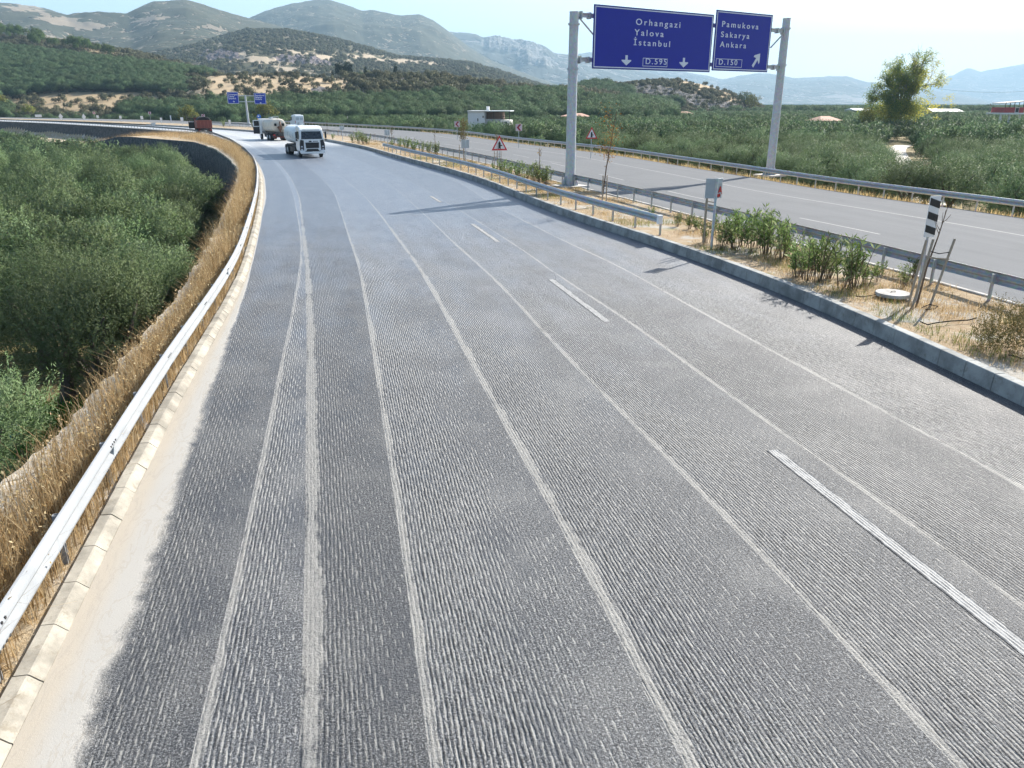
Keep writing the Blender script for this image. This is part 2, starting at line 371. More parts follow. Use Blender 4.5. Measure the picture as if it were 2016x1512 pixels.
def mat_marking(name, k, wear, half):
    t = NT(name); u = t.attr('au'); v = t.attr('av'); mu = lambda *a: t.math('MULTIPLY', *a); ma = lambda *a: t.math('MULTIPLY_ADD', *a)
    an = t.noise(t.vec(mu(u, 30.0), mu(v, 5.5), 3.3), 1, 3, .7); ed = t.noise(t.vec(mu(u, 9.0), mu(v, 2.6), 7.7), 1, 5, .75); f = t.noise(t.vec(u, v), 44, 2, .9)
    s1 = ma(t.math('SINE', mu(u, 2 * math.pi / .044)), .5, ma(an, 3.2, -1.6))
    gone = mu(t.step(s1, -.10, -.75), wear)
    rag = t.step(t.math('ADD', t.math('ABSOLUTE', u), ma(ed, half * 1.5, -half * .75)), half * .70, half * .92)
    gone = t.math('MAXIMUM', gone, mu(rag, min(1.0, wear * 1.1)))
    c = t.mix(mu(t.step(f, .38, .62), .4), (k, k, k * .98), (k * .6, k * .6, k * .58)); c = t.mix(gone, c, t.mix(f, (.03, .033, .038), (.15, .153, .158)))
    t.bump(t.math('ADD', s1, f), .008, .7); return t.done(c, .75, 0, .2)
M['mark_milled'] = mat_marking('scarred_white_marking', .36, .92, .10); M['mark'] = mat_marking('white_road_marking', .34, .35, .07)
def mat_kerb(name, c, joint=.75):
    t = NT(name); p = t.pos(); n = t.noise(p, 1.6, 6, .65); f = t.noise(p, 30, 3, .7)
    k = t.mix(t.step(n, .3, .68), tuple(x * .55 for x in c), tuple(min(1, x * 1.1) for x in c)); k = t.mix(t.math('MULTIPLY', t.step(t.noise(p, 5, 6, .75), .54, .68), .55), k, tuple(x * y for x, y in zip(c, (.5, .46, .4)))); k = t.mix(t.math('MULTIPLY', t.step(f, .55, .75), .3), k, tuple(x * .5 for x in c))
    t.bump(f, .006, .5); return t.done(k, .9, 0, .2)
M['kerb'] = mat_kerb('grey_kerbstone', (.35, .355, .34)); M['kerbcream'] = mat_kerb('dusty_cream_kerbstone', (.35, .325, .275))
M['kerbwhite'] = mat_kerb('white_kerb', (.52, .50, .47))
def mat_stone():
    t = NT('dark_retaining_wall_stone'); p = t.pos()
    d = t.voro(p, 2.4, 'DISTANCE_TO_EDGE'); cc = t.voro(p, 2.4, out='Color'); n = t.noise(p, 5, 5, .65)
    sep = t.n('ShaderNodeSeparateColor'); t.put(sep.inputs[0], cc)
    c = t.mix(sep.outputs[0], (.075, .078, .085), (.17, .17, .175)); c = t.mix(t.math('MULTIPLY', n, .5), c, (.08, .078, .075))
    c = t.mix(t.step(d, .06, .02), c, (.03, .03, .03)); t.bump(t.math('ADD', t.step(d, 0, .1), t.math('MULTIPLY', n, .5)), .12, .9)
    return t.done(c, .9, 0, .2)
M['stone'] = mat_stone()
def mat_leaf(name, cs, trans=.28, rough=.5, ovar=.25, clump=0.0):
    t = NT(name); a = t.attr('rnd'); oi = t.n('ShaderNodeObjectInfo').outputs['Random']
    r = t.n('ShaderNodeValToRGB'); t.put(r.inputs[0], a); el = r.color_ramp.elements
    while len(el) < len(cs): el.new(.5)
    for i, c in enumerate(cs): el[i].position = i / (len(cs) - 1); el[i].color = tuple(c) + (1,)
    hsv = t.n('ShaderNodeHueSaturation'); t.put(hsv.inputs['Color'], r.outputs[0])
    t.put(hsv.inputs['Value'], t.mixf(oi, 1 - ovar, 1 + ovar)); t.put(hsv.inputs['Hue'], t.mixf(oi, .485, .515))
    t.done(hsv.outputs[0], rough + .15, 0, .07)
    if clump:                                  # leaves of one clump lean outwards together
        at = t.n('ShaderNodeAttribute', attribute_name='cn'); vt = t.n('ShaderNodeVectorTransform', vector_type='NORMAL', convert_from='OBJECT', convert_to='WORLD'); t.put(vt.inputs[0], at.outputs['Vector'])
        mv = t.n('ShaderNodeMix', data_type='VECTOR'); mv.inputs[0].default_value = clump; t.put(mv.inputs[4], t.n('ShaderNodeNewGeometry').outputs['Normal']); t.put(mv.inputs[5], vt.outputs[0])
        nz = t.n('ShaderNodeVectorMath', operation='NORMALIZE'); t.put(nz.inputs[0], mv.outputs[1]); t.t.links.new(nz.outputs[0], t.b.inputs['Normal'])
    tr = t.n('ShaderNodeBsdfTranslucent'); t.put(tr.inputs[0], hsv.outputs[0]); mx = t.n('ShaderNodeMixShader'); mx.inputs[0].default_value = trans
    t.t.links.new(t.b.outputs[0], mx.inputs[1]); t.t.links.new(tr.outputs[0], mx.inputs[2]); t.t.links.new(mx.outputs[0], t.out.inputs[0])
    return t.m
M['olive'] = mat_leaf('olive_leaf', [(.070, .115, .040), (.112, .168, .070), (.155, .21, .105), (.20, .25, .15)], .26, clump=.65)
M['olivefar'] = mat_leaf('olive_leaf_grey', [(.062, .105, .048), (.095, .148, .068), (.13, .18, .095)], .18, clump=.75)
M['scrub'] = mat_leaf('scrub_leaf', [(.085, .088, .048), (.13, .132, .075), (.18, .168, .105)], .12, clump=.7)
M['pine'] = mat_leaf('pine_needle', [(.06, .10, .03), (.085, .135, .04), (.11, .16, .05)], .2, clump=.7)
M['cypress'] = mat_leaf('cypress_leaf', [(.018, .032, .018), (.028, .045, .024), (.035, .055, .03)], .1)
M['planeleaf'] = mat_leaf('plane_tree_leaf', [(.13, .19, .06), (.27, .29, .08), (.46, .40, .085), (.62, .50, .10)], .55, ovar=.02)
M['yellowleaf'] = mat_leaf('yellow_green_leaf', [(.12, .15, .03), (.18, .19, .04), (.22, .21, .05)], .2, clump=.6)
M['orangeleaf'] = mat_leaf('autumn_leaf', [(.30, .17, .03), (.42, .22, .04), (.30, .25, .06)], .35)
M['oleander'] = mat_leaf('oleander_leaf', [(.07, .12, .03), (.13, .19, .055), (.24, .30, .12), (.42, .44, .26)], .35)
M['dryleaf'] = mat_leaf('dry_shrub_leaf', [(.12, .10, .04), (.17, .15, .06), (.24, .19, .08)], .25)
M['drygrass'] = mat_leaf('dry_grass_blade', [(.13, .085, .04), (.36, .25, .115), (.55, .41, .215), (.72, .60, .38)], .5, .8)
M['weed'] = mat_leaf('bright_weed_leaf', [(.06, .15, .02), (.09, .21, .03), (.14, .27, .05)], .35)
M['greengrass'] = mat_leaf('green_grass_blade', [(.10, .16, .03), (.18, .22, .05), (.36, .30, .09)], .35)

# ================================================================== ROADS
def ribbon(A, B, n):                                  # matched rows between two paths
    a = resample(A, np.linspace(0, 1, n) * arclen(A)[-1]); b = resample(B, np.linspace(0, 1, n) * arclen(B)[-1]); return a, b
# rows across the milled carriageway: Kp rows matched to Lp rows by closest crossing
sL = arclen(Lp)[-1]
ts = np.concatenate([np.arange(0, 70, .4), np.arange(70, sL - 5, 2.5)])
RL = resample(Lp, ts)
nL = np.stack([np.interp(ts, arclen(Lp), normals(Lp)[:, k]) for k in (0, 1)], 1)
def cross_rows(RL, nL, K):
    out = []; sK = None
    for p, q in zip(RL, nL):
        r = K - p; lat = r @ q; lon = r @ np.array([-q[1], q[0]])
        ok = lat > 2; idx = np.where(ok[:-1] & (lon[:-1] * lon[1:] <= 0))[0]
        if len(idx) == 0: out.append(out[-1] if out else lat[ok].min()); continue
        i = idx[np.argmin(lat[idx])]; f = lon[i] / (lon[i] - lon[i + 1] + 1e-9); out.append(lat[i] + f * (lat[i + 1] - lat[i]))
    o = np.array(out); k = np.ones(9) / 9; e = np.concatenate([[o[0]] * 4, o, [o[-1]] * 4]); return np.convolve(e, k, 'valid')
WK = cross_rows(RL, nL, Kp)
vrow = ts.copy()
SEAMS = [  # photo pixels of the seams between milling passes
 [(150, 1500), (235, 1330), (290, 1170), (345, 980), (385, 880), (430, 740), (468, 620), (495, 520), (508, 450), (524, 390)],
 [(369, 1511), (426, 1273), (463, 1123), (502, 954), (542, 771), (551, 717), (582, 556), (591, 502), (592, 470)],
 [(593, 1502), (600, 1109), (604, 758), (605, 703), (600, 569), (597, 502), (595, 473), (588, 390)],
 [(846, 1502), (819, 1301), (794, 1110), (767, 932), (745, 767), (738, 730), (712, 578), (691, 485), (672, 421), (655, 376)],
 [(1355, 1509), (1273, 1373), (1200, 1223), (1145, 1114), (1109, 1044), (1046, 941), (970, 798), (939, 741), (877, 627), (832, 547), (788, 480), (752, 428), (724, 394), (693, 366)],
 [(1891, 1509), (1777, 1391), (1645, 1259), (1509, 1108), (1391, 981), (1291, 885), (1168, 758), (1127, 721), (1046, 632), (962, 542), (905, 492), (846, 432), (797, 387), (759, 359)],
 [(2016, 1191), (1941, 1136), (1872, 1094), (1736, 994), (1645, 931), (1555, 867), (1473, 808), (1386, 745), (1288, 670), (1204, 611), (1093, 543), (1018, 486), (929, 428), (849, 380)],
 [(2013, 960), (1872, 881), (1736, 808), (1631, 756), (1479, 670), (1320, 585), (1214, 522), (1132, 487), (1040, 439), (971, 404), (901, 359)]]
def seam_frac(pix):
    js, fs = [], []
    for q in pix:
        p = np.array(G(*q)); r = p - RL; lat = (r * nL).sum(1); lon = r[:, 1] * nL[:, 0] - r[:, 0] * nL[:, 1]
        idx = np.where((lon[:-1] * lon[1:] <= 0) & (np.abs(lat[:-1]) < 20))[0]
        i = idx[0]; js.append(ts[i]); fs.append(lat[i] / WK[i])
    o = np.argsort(js); js = np.array(js)[o]; fs = np.array(fs)[o]
    f = np.interp(ts, js, fs)
    k = np.exp(-.5 * (np.arange(-12, 13) / 5.) ** 2); k /= k.sum(); e = np.concatenate([[f[0]] * 12, f, [f[-1]] * 12]); return np.convolve(e, k, 'valid')
FR = [np.zeros(len(ts))] + [seam_frac(s) for s in SEAMS] + [np.ones(len(ts))]
FR[1] = FR[1] * 1.12                                     # dust drift band is built wide, ragged inside
for i in range(1, len(FR)): FR[i] = np.maximum(FR[i], FR[i - 1] + .004)
FR[-1][:] = 1.0
SW = [0, 0, .09, .20, .11, .15, .10, .085, .09]; BR = [1, .92, 1.15, .84, 1.06, 1.02, .98, .86, 1.0]; CO = [0, .35, .75, .5, 1.0, .95, 1.0, .85, 1.2]
V_, A_, Fc = [], {k: [] for k in ('au', 'av', 'af', 'aw', 'ac', 'ad', 'ab', 'as')}, []
for i in range(9):
    f0, f1 = FR[i], FR[i + 1]; NC = 5; off = len(V_) * 0 + sum(len(x) for x in V_)
    fr = np.linspace(0, 1, NC)[None, :]; f = f0[:, None] * (1 - fr) + f1[:, None] * fr
    P = RL[:, None, :] + nL[:, None, :] * (f * WK[:, None])[..., None]
    V_.append(np.concatenate([P, np.zeros(P.shape[:2] + (1,))], -1).reshape(-1, 3)); Fc.append(grid_faces(len(ts), NC, off))
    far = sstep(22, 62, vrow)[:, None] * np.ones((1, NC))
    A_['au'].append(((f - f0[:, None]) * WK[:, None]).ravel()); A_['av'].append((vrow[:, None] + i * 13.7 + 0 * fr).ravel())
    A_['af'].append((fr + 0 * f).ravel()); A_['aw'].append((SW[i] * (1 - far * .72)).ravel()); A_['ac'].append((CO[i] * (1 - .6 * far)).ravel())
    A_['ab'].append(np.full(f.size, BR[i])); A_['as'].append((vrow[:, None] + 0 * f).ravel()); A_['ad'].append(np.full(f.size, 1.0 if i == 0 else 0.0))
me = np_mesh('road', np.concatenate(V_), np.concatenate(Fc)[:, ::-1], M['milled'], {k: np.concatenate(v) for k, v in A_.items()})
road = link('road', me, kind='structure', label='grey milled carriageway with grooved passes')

def strip(name, A, B, z0, z1, mat, n=None, nc=6, bumpy=0.0, seed=0, attrs=True, **kw):
    n = n or int(arclen(A)[-1] / 1.0); a, b = ribbon(A, B, n); fr = np.linspace(0, 1, nc)
    P = a[:, None, :] * (1 - fr)[None, :, None] + b[:, None, :] * fr[None, :, None]
    Z = (np.full(n, z0)[:, None] * (1 - fr) + np.full(n, z1)[:, None] * fr)
    if bumpy: Z = Z + (fbm(P[..., 0] * .8, P[..., 1] * .8, 4, seed) - .5) * 2 * bumpy * (np.sin(np.pi * fr) ** .5)[None, :]
    V = np.concatenate([P, Z[..., None]], -1)
    at = {'au': (fr[None, :] * np.linalg.norm(b - a, axis=1)[:, None]), 'av': arclen(a)[:, None] + 0 * fr[None, :]} if attrs else None
    return link(name, np_mesh(name, V, grid_faces(n, nc)[:, ::-1], mat, at), **kw), P, Z
oroad, _, _ = strip('opposite_road', offset(ONp, -.02), OFp, .1, .1, M['asphalt'], kind='structure', label='smooth grey carriageway beyond the median')
KB = offset(Kp, .24)
median, MP, MZ = strip('median', KB, offset(ONp, -.13), .27, .20, M['median'], nc=14, bumpy=.05, seed=3, kind='structure', label='dry planted median strip')
# verge on the left, from the kerb to the retaining wall's edge
RV = offset(Lp, -.235)
verge, VPp, VZ = strip('verge', Vp, RV, -.25, .06, M['verge'], nc=12, bumpy=.09, seed=5, kind='structure', label='dry grass verge behind the guardrail')
SW0 = arclen(Lp)[nearest(Lp, G(392, 263))]; LW = offset(Lp, -1.25)
def vdrop(x, y):                       # the bank falls away below the upper wall on the far bend
    a = arclen(Lp); q = np.stack([np.ravel(x), np.ravel(y)], 1); i = ((Lp[None, ::4] - q[:, None]) ** 2).sum(2).argmin(1) * 4
    d = np.sqrt(((Lp[np.minimum(i, len(Lp) - 1)] - q) ** 2).sum(1)); return (3.1 * sstep(SW0 - 4, SW0 + 45, a[np.minimum(i, len(Lp) - 1)]) * sstep(1.2, 1.7, d)).reshape(np.shape(x))
VZ = VZ - vdrop(VPp[..., 0], VPp[..., 1]); verge.data.vertices.foreach_set('co', np.concatenate([VPp, VZ[..., None]], -1).astype(np.float32).ravel()); verge.data.update()
# far verge right of the opposite road, down to the plain
fverge, FP, FZ = strip('far_verge', offset(OFp, -.01), offset(OFp, 7.0), .08, -2.32, M['verge'], nc=10, bumpy=.15, seed=8, kind='structure', label='dry bank beside the opposite road')
# basin ground left of the wall, plain on the right, one big sheet below everything
def sheet(name, x0, x1, y0, y1, z, mat, n=60, amp=0.0, **kw):
    x = np.linspace(x0, x1, n); y = np.linspace(y0, y1, n); X, Y = np.meshgrid(x, y); Z = z + amp * (fbm(X * .05, Y * .05, 3, 9) - .5)
    return link(name, np_mesh(name, np.stack([X, Y, Z], -1), grid_faces(n, n), mat), kind='structure', **kw)
left_far = offset(Vp, -420)
basin_pts = even(Vp, 2.0); bl = basin_pts - np.array([1.0, 0]) * 330
n_ = len(basin_pts); fr = np.linspace(0, 1, 50) ** 1.6
BPp = basin_pts[:, None, :] * (1 - fr)[None, :, None] + bl[:, None, :] * fr[None, :, None]
BZ = -4.6 - 1.1 * sstep(30, 60, BPp[..., 1]) - .9 * sstep(85, 140, BPp[..., 1]) + .4 * (fbm(BPp[..., 0] * .1, BPp[..., 1] * .1, 3, 4) - .5)
link('orchard_ground', np_mesh('orchard_ground', np.concatenate([BPp, BZ[..., None]], -1), grid_faces(n_, 50), M['basin']), kind='structure', label='shaded soil under the left orchard')
sheet('ground', -13000, 13000, -400, 13500, -7.6, M['plain'], 12, label='valley floor reaching the mountains')
pr = even(offset(OFp, 6.9), 2.5); fr = np.linspace(0, 1, 60) ** 2.5
pe = pr + np.stack([np.full(len(pr), 1.0), np.full(len(pr), .0)], 1) * 900 + np.array([0, 0])
PP = pr[:, None, :] * (1 - fr)[None, :, None] + pe[:, None, :] * fr[None, :, None]
PZ = -2.3 + .3 * (fbm(PP[..., 0] * .04, PP[..., 1] * .04, 3, 6) - .5)
link('plain', np_mesh('plain', np.concatenate([PP, PZ[..., None]], -1), grid_faces(len(pr), 60)[:, ::-1], M['plain']), kind='structure', label='flat orchard plain right of the road')
sheet('far_plain', -330, 4500, 360, 5000, -2.6, M['plain'], 40, 2.0, label='distant orchard plain')

# ------------------------------------------------------------------ kerbs
def kerb_blocks(name, path, prof, step, a, b, mat, gap=.012, **kw):
    m = MB(); s0 = a
    while s0 < b:
        st = step if s0 < 90 else step * 4
        q = resample(path, np.array([s0, s0 + st - gap])); nn = normals(q); j = rnd.uniform(-.006, .006); jz = rnd.uniform(-.004, .004)
        vs = [(p[0] + n[0] * (o + j), p[1] + n[1] * (o + j), z + (jz if z > .05 else 0)) for p, n in zip(q, nn) for o, z in prof]; k = len(prof)
        m.add(vs, [tuple(range(k)), tuple(range(k, 2 * k))[::-1]] + [(i, k + i, k + (i + 1) % k, (i + 1) % k) for i in range(k)]); s0 += st
    return m.build(name, mat, bevel=.0, **kw)
kerb_blocks('kerb', Kp, [(0, -.1), (.02, .315), (.035, .33), (.235, .33), (.25, .315), (.25, -.1)], .75, 0, 235, M['kerb'], kind='structure', label='tall grey kerbstones along the median')
kerb_blocks('kerb', Lp, [(0, -.1), (0, .012), (-.02, .025), (-.095, .10), (-.115, .112), (-.235, .115), (-.245, -.1)], .75, 0, 330, M['kerbcream'], .014, kind='structure', label='cream sloping kerbstones along the left edge')
kerb_blocks('kerb', ONp, [(-.14, -.1), (-.14, .235), (-.12, .25), (0, .25), (.015, .1), (.015, -.1)], .75, 0, 240, M['kerbwhite'], kind='structure', label='low pale kerb on the far side of the median')
# ------------------------------------------------------------------ lane markings
def marking(pix0, pix1, wid, z, mat, parent, n=None, path=None, a=0, b=0, off=0):
    if path is None:
        p = np.stack([np.linspace(pix0[k], pix1[k], 24) for k in (0, 1)], 1); p = np.array([G(*q, z) for q in p])
    else: p = even(offset(path, off), .5, a, b)
    nn = normals(p); ws = np.linspace(-wid / 2, wid / 2, 5)
    V = np.concatenate([p[:, None, :] + nn[:, None, :] * ws[None, :, None], np.full((len(p), 5, 1), z)], -1)
    at = {'au': ws[None, :] + 0 * p[:, :1], 'av': arclen(p)[:, None] + 0 * ws[None, :]}
    return link('lane_marking', np_mesh('lane_marking', V, grid_faces(len(p), 5)[:, ::-1], mat, at), parent)
for a, b in [((930, 441), (981, 476)), ((1085, 550), (1196, 633)), ((1521, 886), (2045, 1298)), ((848, 386), (868, 398))]:
    marking(a, b, .20, .006, M['mark_milled'], road)
def sidept(px, py): return G(px, py, .1)
def lateral(path, q):
    i = nearest(path, q); r = np.asarray(q) - path[i]; return float(r @ normals(path)[i])
l1 = np.mean([lateral(OFp, sidept(*q)) for q in [(1433, 365), (1700, 408), (1600, 393), (2016, 460), (1225, 330)]])
l2 = np.mean([lateral(OFp, sidept(*q)) for q in [(1267, 365), (1485, 408), (1615, 435), (1895, 493), (1133, 338)]])
marking(0, 0, .11, .105, M['mark'], oroad, path=OFp, a=2, b=150, off=l1)
for k in range(14):
    s0 = s_at_y(OFp, G(1615, 435, .1)[1]) - 14.2 + k * 12.2; s0 = max(s0, .5)
    marking(0, 0, .13, .105, M['mark'], oroad, path=OFp, a=s0, b=s0 + 5.0, off=l2)
for q0, q1 in [((1052, 313), (1105, 321)), ((880, 284), (930, 292))]: marking(q0, q1, .12, .105, M['mark'], oroad)

# ------------------------------------------------------------------ retaining wall (thing)
wall = MB(); wp = even(Vp, 1.5); nn = normals(wp)
prof = [(.35, -.24), (-.02, -.22), (-.06, -.38), (-.35, -2.2), (-1.0, -7.2), (.35, -7.2)]
wall.sweep(wp, prof)
for k_ in range(len(wall.v)):
    x_, y_, z_ = wall.v[k_]
    if z_ > -2.5: wall.v[k_] = (x_, y_, z_ - float(vdrop(np.array([x_]), np.array([y_]))[0]))
upw = empty('retaining_wall', (0, 0, 0), label='upper dark wall directly under the guardrail on the far left bend', cat='wall')
MB().sweep(even(LW, 2.0, SW0 - 3), [(.3, .05), (-.02, .05), (-.05, -.1), (-.35, -5.2), (.3, -5.2)]).build('wall_face', M['stone'], upw)
MB().sweep(even(LW, 2.0, SW0 - 3), [(.32, .055), (.32, .16), (-.12, .16), (-.12, .055)]).build('coping', M['concrete'], upw)
wallo = empty('retaining_wall', (0, 0, 0), label='dark stone retaining wall curving under the dry verge above the left orchard', cat='wall')
wall.build('wall_face', M['stone'], wallo)
cp = MB().sweep(even(Vp, .22, 0, 118), [(.42, -.26), (.42, -.15), (-.10, -.15), (-.10, -.30)]); cpo = cp.build('coping', M['coping'], wallo)
for v_ in cpo.data.vertices:
    x_, y_, z_ = v_.co; v_.co = (x_ + .38 * (fbm([x_ * 1.6], [y_ * 1.6], 4, 3)[0] - .5), y_, z_ + .26 * (fbm([x_ * 2.6], [y_ * 2.6], 4, 6)[0] - .58))

# ------------------------------------------------------------------ guardrails
BEAM = [(0, .44), (.018, .445), (.07, .49), (.078, .52), (.07, .545), (.012, .585), (.012, .605), (.07, .645), (.078, .67), (.07, .695), (.018, .745), (0, .75)]
def guardrail(label, path, side, a, b, base, mat, spacing=2.0, posts_all=100, endcap=(False, False)):
    """side=+1: beam on the right of the posts, -1: on the left"""
    root = empty('guardrail', (0, 0, 0), label=label, cat='guardrail', group='steel guardrails along the roads')
    p = even(path, 1.0, a, b); o0 = path[0]
    prof = [(side * (o + .07), z + base) for o, z in BEAM] + [(side * (o + .063), z + base) for o, z in BEAM[::-1]]
    MB().sweep(p, prof).build('beam', mat, root, smooth=False)
    n = int((b - a) / spacing); q = even(path, spacing, a, b); nn = normals(q); extra = MB()
    pm = None; cnt = 0
    for i, (c, m) in enumerate(zip(q, nn)):
        ang = math.atan2(m[1], m[0])
        if cnt < posts_all:
            if pm is None:
                mb = MB(); mb.box((0, 0, .16), (.06, .012, 1.08)); mb.box((0, .048, .16), (.06, .008, 1.08)); mb.box((-.03, .024, .16), (.008, .055, 1.08)); mb.box((side * .05, .024, .60), (.04, .05, .2))
                po = mb.build('post', mat, root); pm = po.data
            else: po = link('post', pm, root)
            po.location = (c[0], c[1], base); po.rotation_euler = (0, 0, ang); cnt += 1
        else:
            cs, sn = math.cos(ang), math.sin(ang); extra.box((c[0], c[1], base + .2), (.07, .08, 1.0), (0, 0, ang))
    if extra.v: tag(extra.build('post_row', mat, root), kind='stuff')
    if mat is M['railbright']:
        for k in range(2, 34, 2):
            c = q[k] + nn[k] * side * (.07 + .072); ang = math.atan2(nn[k][1], nn[k][0])
            sp = MB(); [sp.box((0, dy, z), (.014, .025, .025)) for dy in (-.12, -.04, .04, .12) for z in (.50, .69)]; sp.box((-.066, 0, .595), (.012, .34, .03)); o = sp.build('splice_plate', M['darkmetal'], root); o.location = (c[0], c[1], base); o.rotation_euler = (0, 0, ang)
            if k % 6 == 2: o = MB().prism([(-.07, .545), (.07, .545), (0, .66)], -.02, .02, 'x').build('reflector', M['alu'], root); o.location = (c[0] - nn[k][0] * .02, c[1] - nn[k][1] * .02, base); o.rotation_euler = (0, 0, ang)
    for e, i in zip(endcap, (0, -1)):
        if e:
            c = p[i]; m = normals(p)[i]; ang = math.atan2(m[1], m[0]); t = np.array([-m[1], m[0]]) * (-.06 if i == 0 else .06)
            MB().box((c[0] + m[0] * side * .1 + t[0], c[1] + m[1] * side * .1 + t[1], base + .595), (.20, .16, .34), (0, 0, ang)).build('end_cap', M['white'], root, bevel=.03)
    return root
guardrail('bright zinc guardrail on the left road edge beside the dry grass verge', offset(Lp, -.37), 1, 0, 330, -.03, M['railbright'])
kr = offset(Kp, .62); a0 = s_at_y(kr, G(1248, 462, .3)[1]); b0 = s_at_y(kr, G(728, 296, .3)[1])
guardrail('short guardrail on the median with a white end cap by the tall kerb', kr, -1, a0, b0, .29, M['rail'], endcap=(True, True))
guardrail('guardrail between the median bushes and the smooth opposite carriageway', offset(ONp, -.42), 1, 0, 240, .21, M['rail'])
guardrail('long guardrail on the far edge of the opposite carriageway before the right orchard', offset(OFp, .75), -1, 0, 250, .05, M['rail'])

# ================================================================== HILLS AND MOUNTAINS (setting)
def mat_hill(name, bush, soil, rock=(.20, .20, .21), vs=.22, cover=.62, bump=1.5):
    t = NT(name); p = t.pos(); tan = t.attr('tan'); rk = t.attr('rock'); dk = t.attr('tree')
    q = t.vec(*[t.n('ShaderNodeSeparateXYZ').outputs[0]] * 2) if False else p
    d = t.voro(q, vs); d2 = t.voro(q, vs * 2.3); n = t.noise(q, vs * .16, 6, .65); f = t.noise(q, vs * 1.6, 4, .7)
    cov = t.math('ADD', t.math('SUBTRACT', cover, tan), t.math('MULTIPLY_ADD', n, .9, -.45)); cov = t.math('ADD', cov, dk)
    b1 = t.step(d, t.math('ADD', cov, .08), t.math('SUBTRACT', cov, .10)); b2 = t.step(d2, t.math('ADD', cov, -.02), t.math('SUBTRACT', cov, .2))
    b = t.math('MAXIMUM', b1, t.math('MULTIPLY', b2, .9))
    g = t.mix(f, tuple(x * .6 for x in bush), tuple(x * 1.5 for x in bush)); g = t.mix(t.math('MULTIPLY', n, .35), g, (.16, .12, .06))
    s = t.mix(f, tuple(x * .75 for x in soil), tuple(x * 1.2 for x in soil))
    c = t.mix(b, s, g)
    rn = t.noise(q, vs * 1.1, 6, .75); rc = t.mix(rn, tuple(x * .4 for x in rock), tuple(x * 1.4 for x in rock))
    c = t.mix(t.math('MULTIPLY', t.step(t.math('ADD', rk, t.math('MULTIPLY_ADD', n, .8, -.4)), .4, .6), t.math('SUBTRACT', 1.0, t.math('MULTIPLY', b2, .45))), c, rc)
    t.bump(t.math('ADD', t.math('MULTIPLY', b, 1.0), t.math('MULTIPLY', rn, t.math('MULTIPLY', rk, 3.0))), bump, .8)
    return t.done(c, .95, 0, .1)
M['hill_near'] = mat_hill('scrub_hillside', (.085, .092, .05), (.42, .325, .21), (.21, .20, .20), .30, .52)
M['hill_olive'] = mat_hill('olive_hillside', (.07, .10, .05), (.34, .26, .16), (.2, .2, .2), .22, .60)
M['hill_mid'] = mat_hill('maquis_hillside', (.070, .074, .046), (.40, .33, .24), (.22, .19, .2), .10, .58, 3)
M['hill_far'] = mat_hill('far_maquis_hillside', (.030, .042, .030), (.24, .20, .15), (.3, .29, .27), .05, .72, 5)
M['mountain'] = mat_hill('far_mountain_rock', (.034, .046, .046), (.20, .185, .17), (.27, .26, .25), .016, .62, 15)

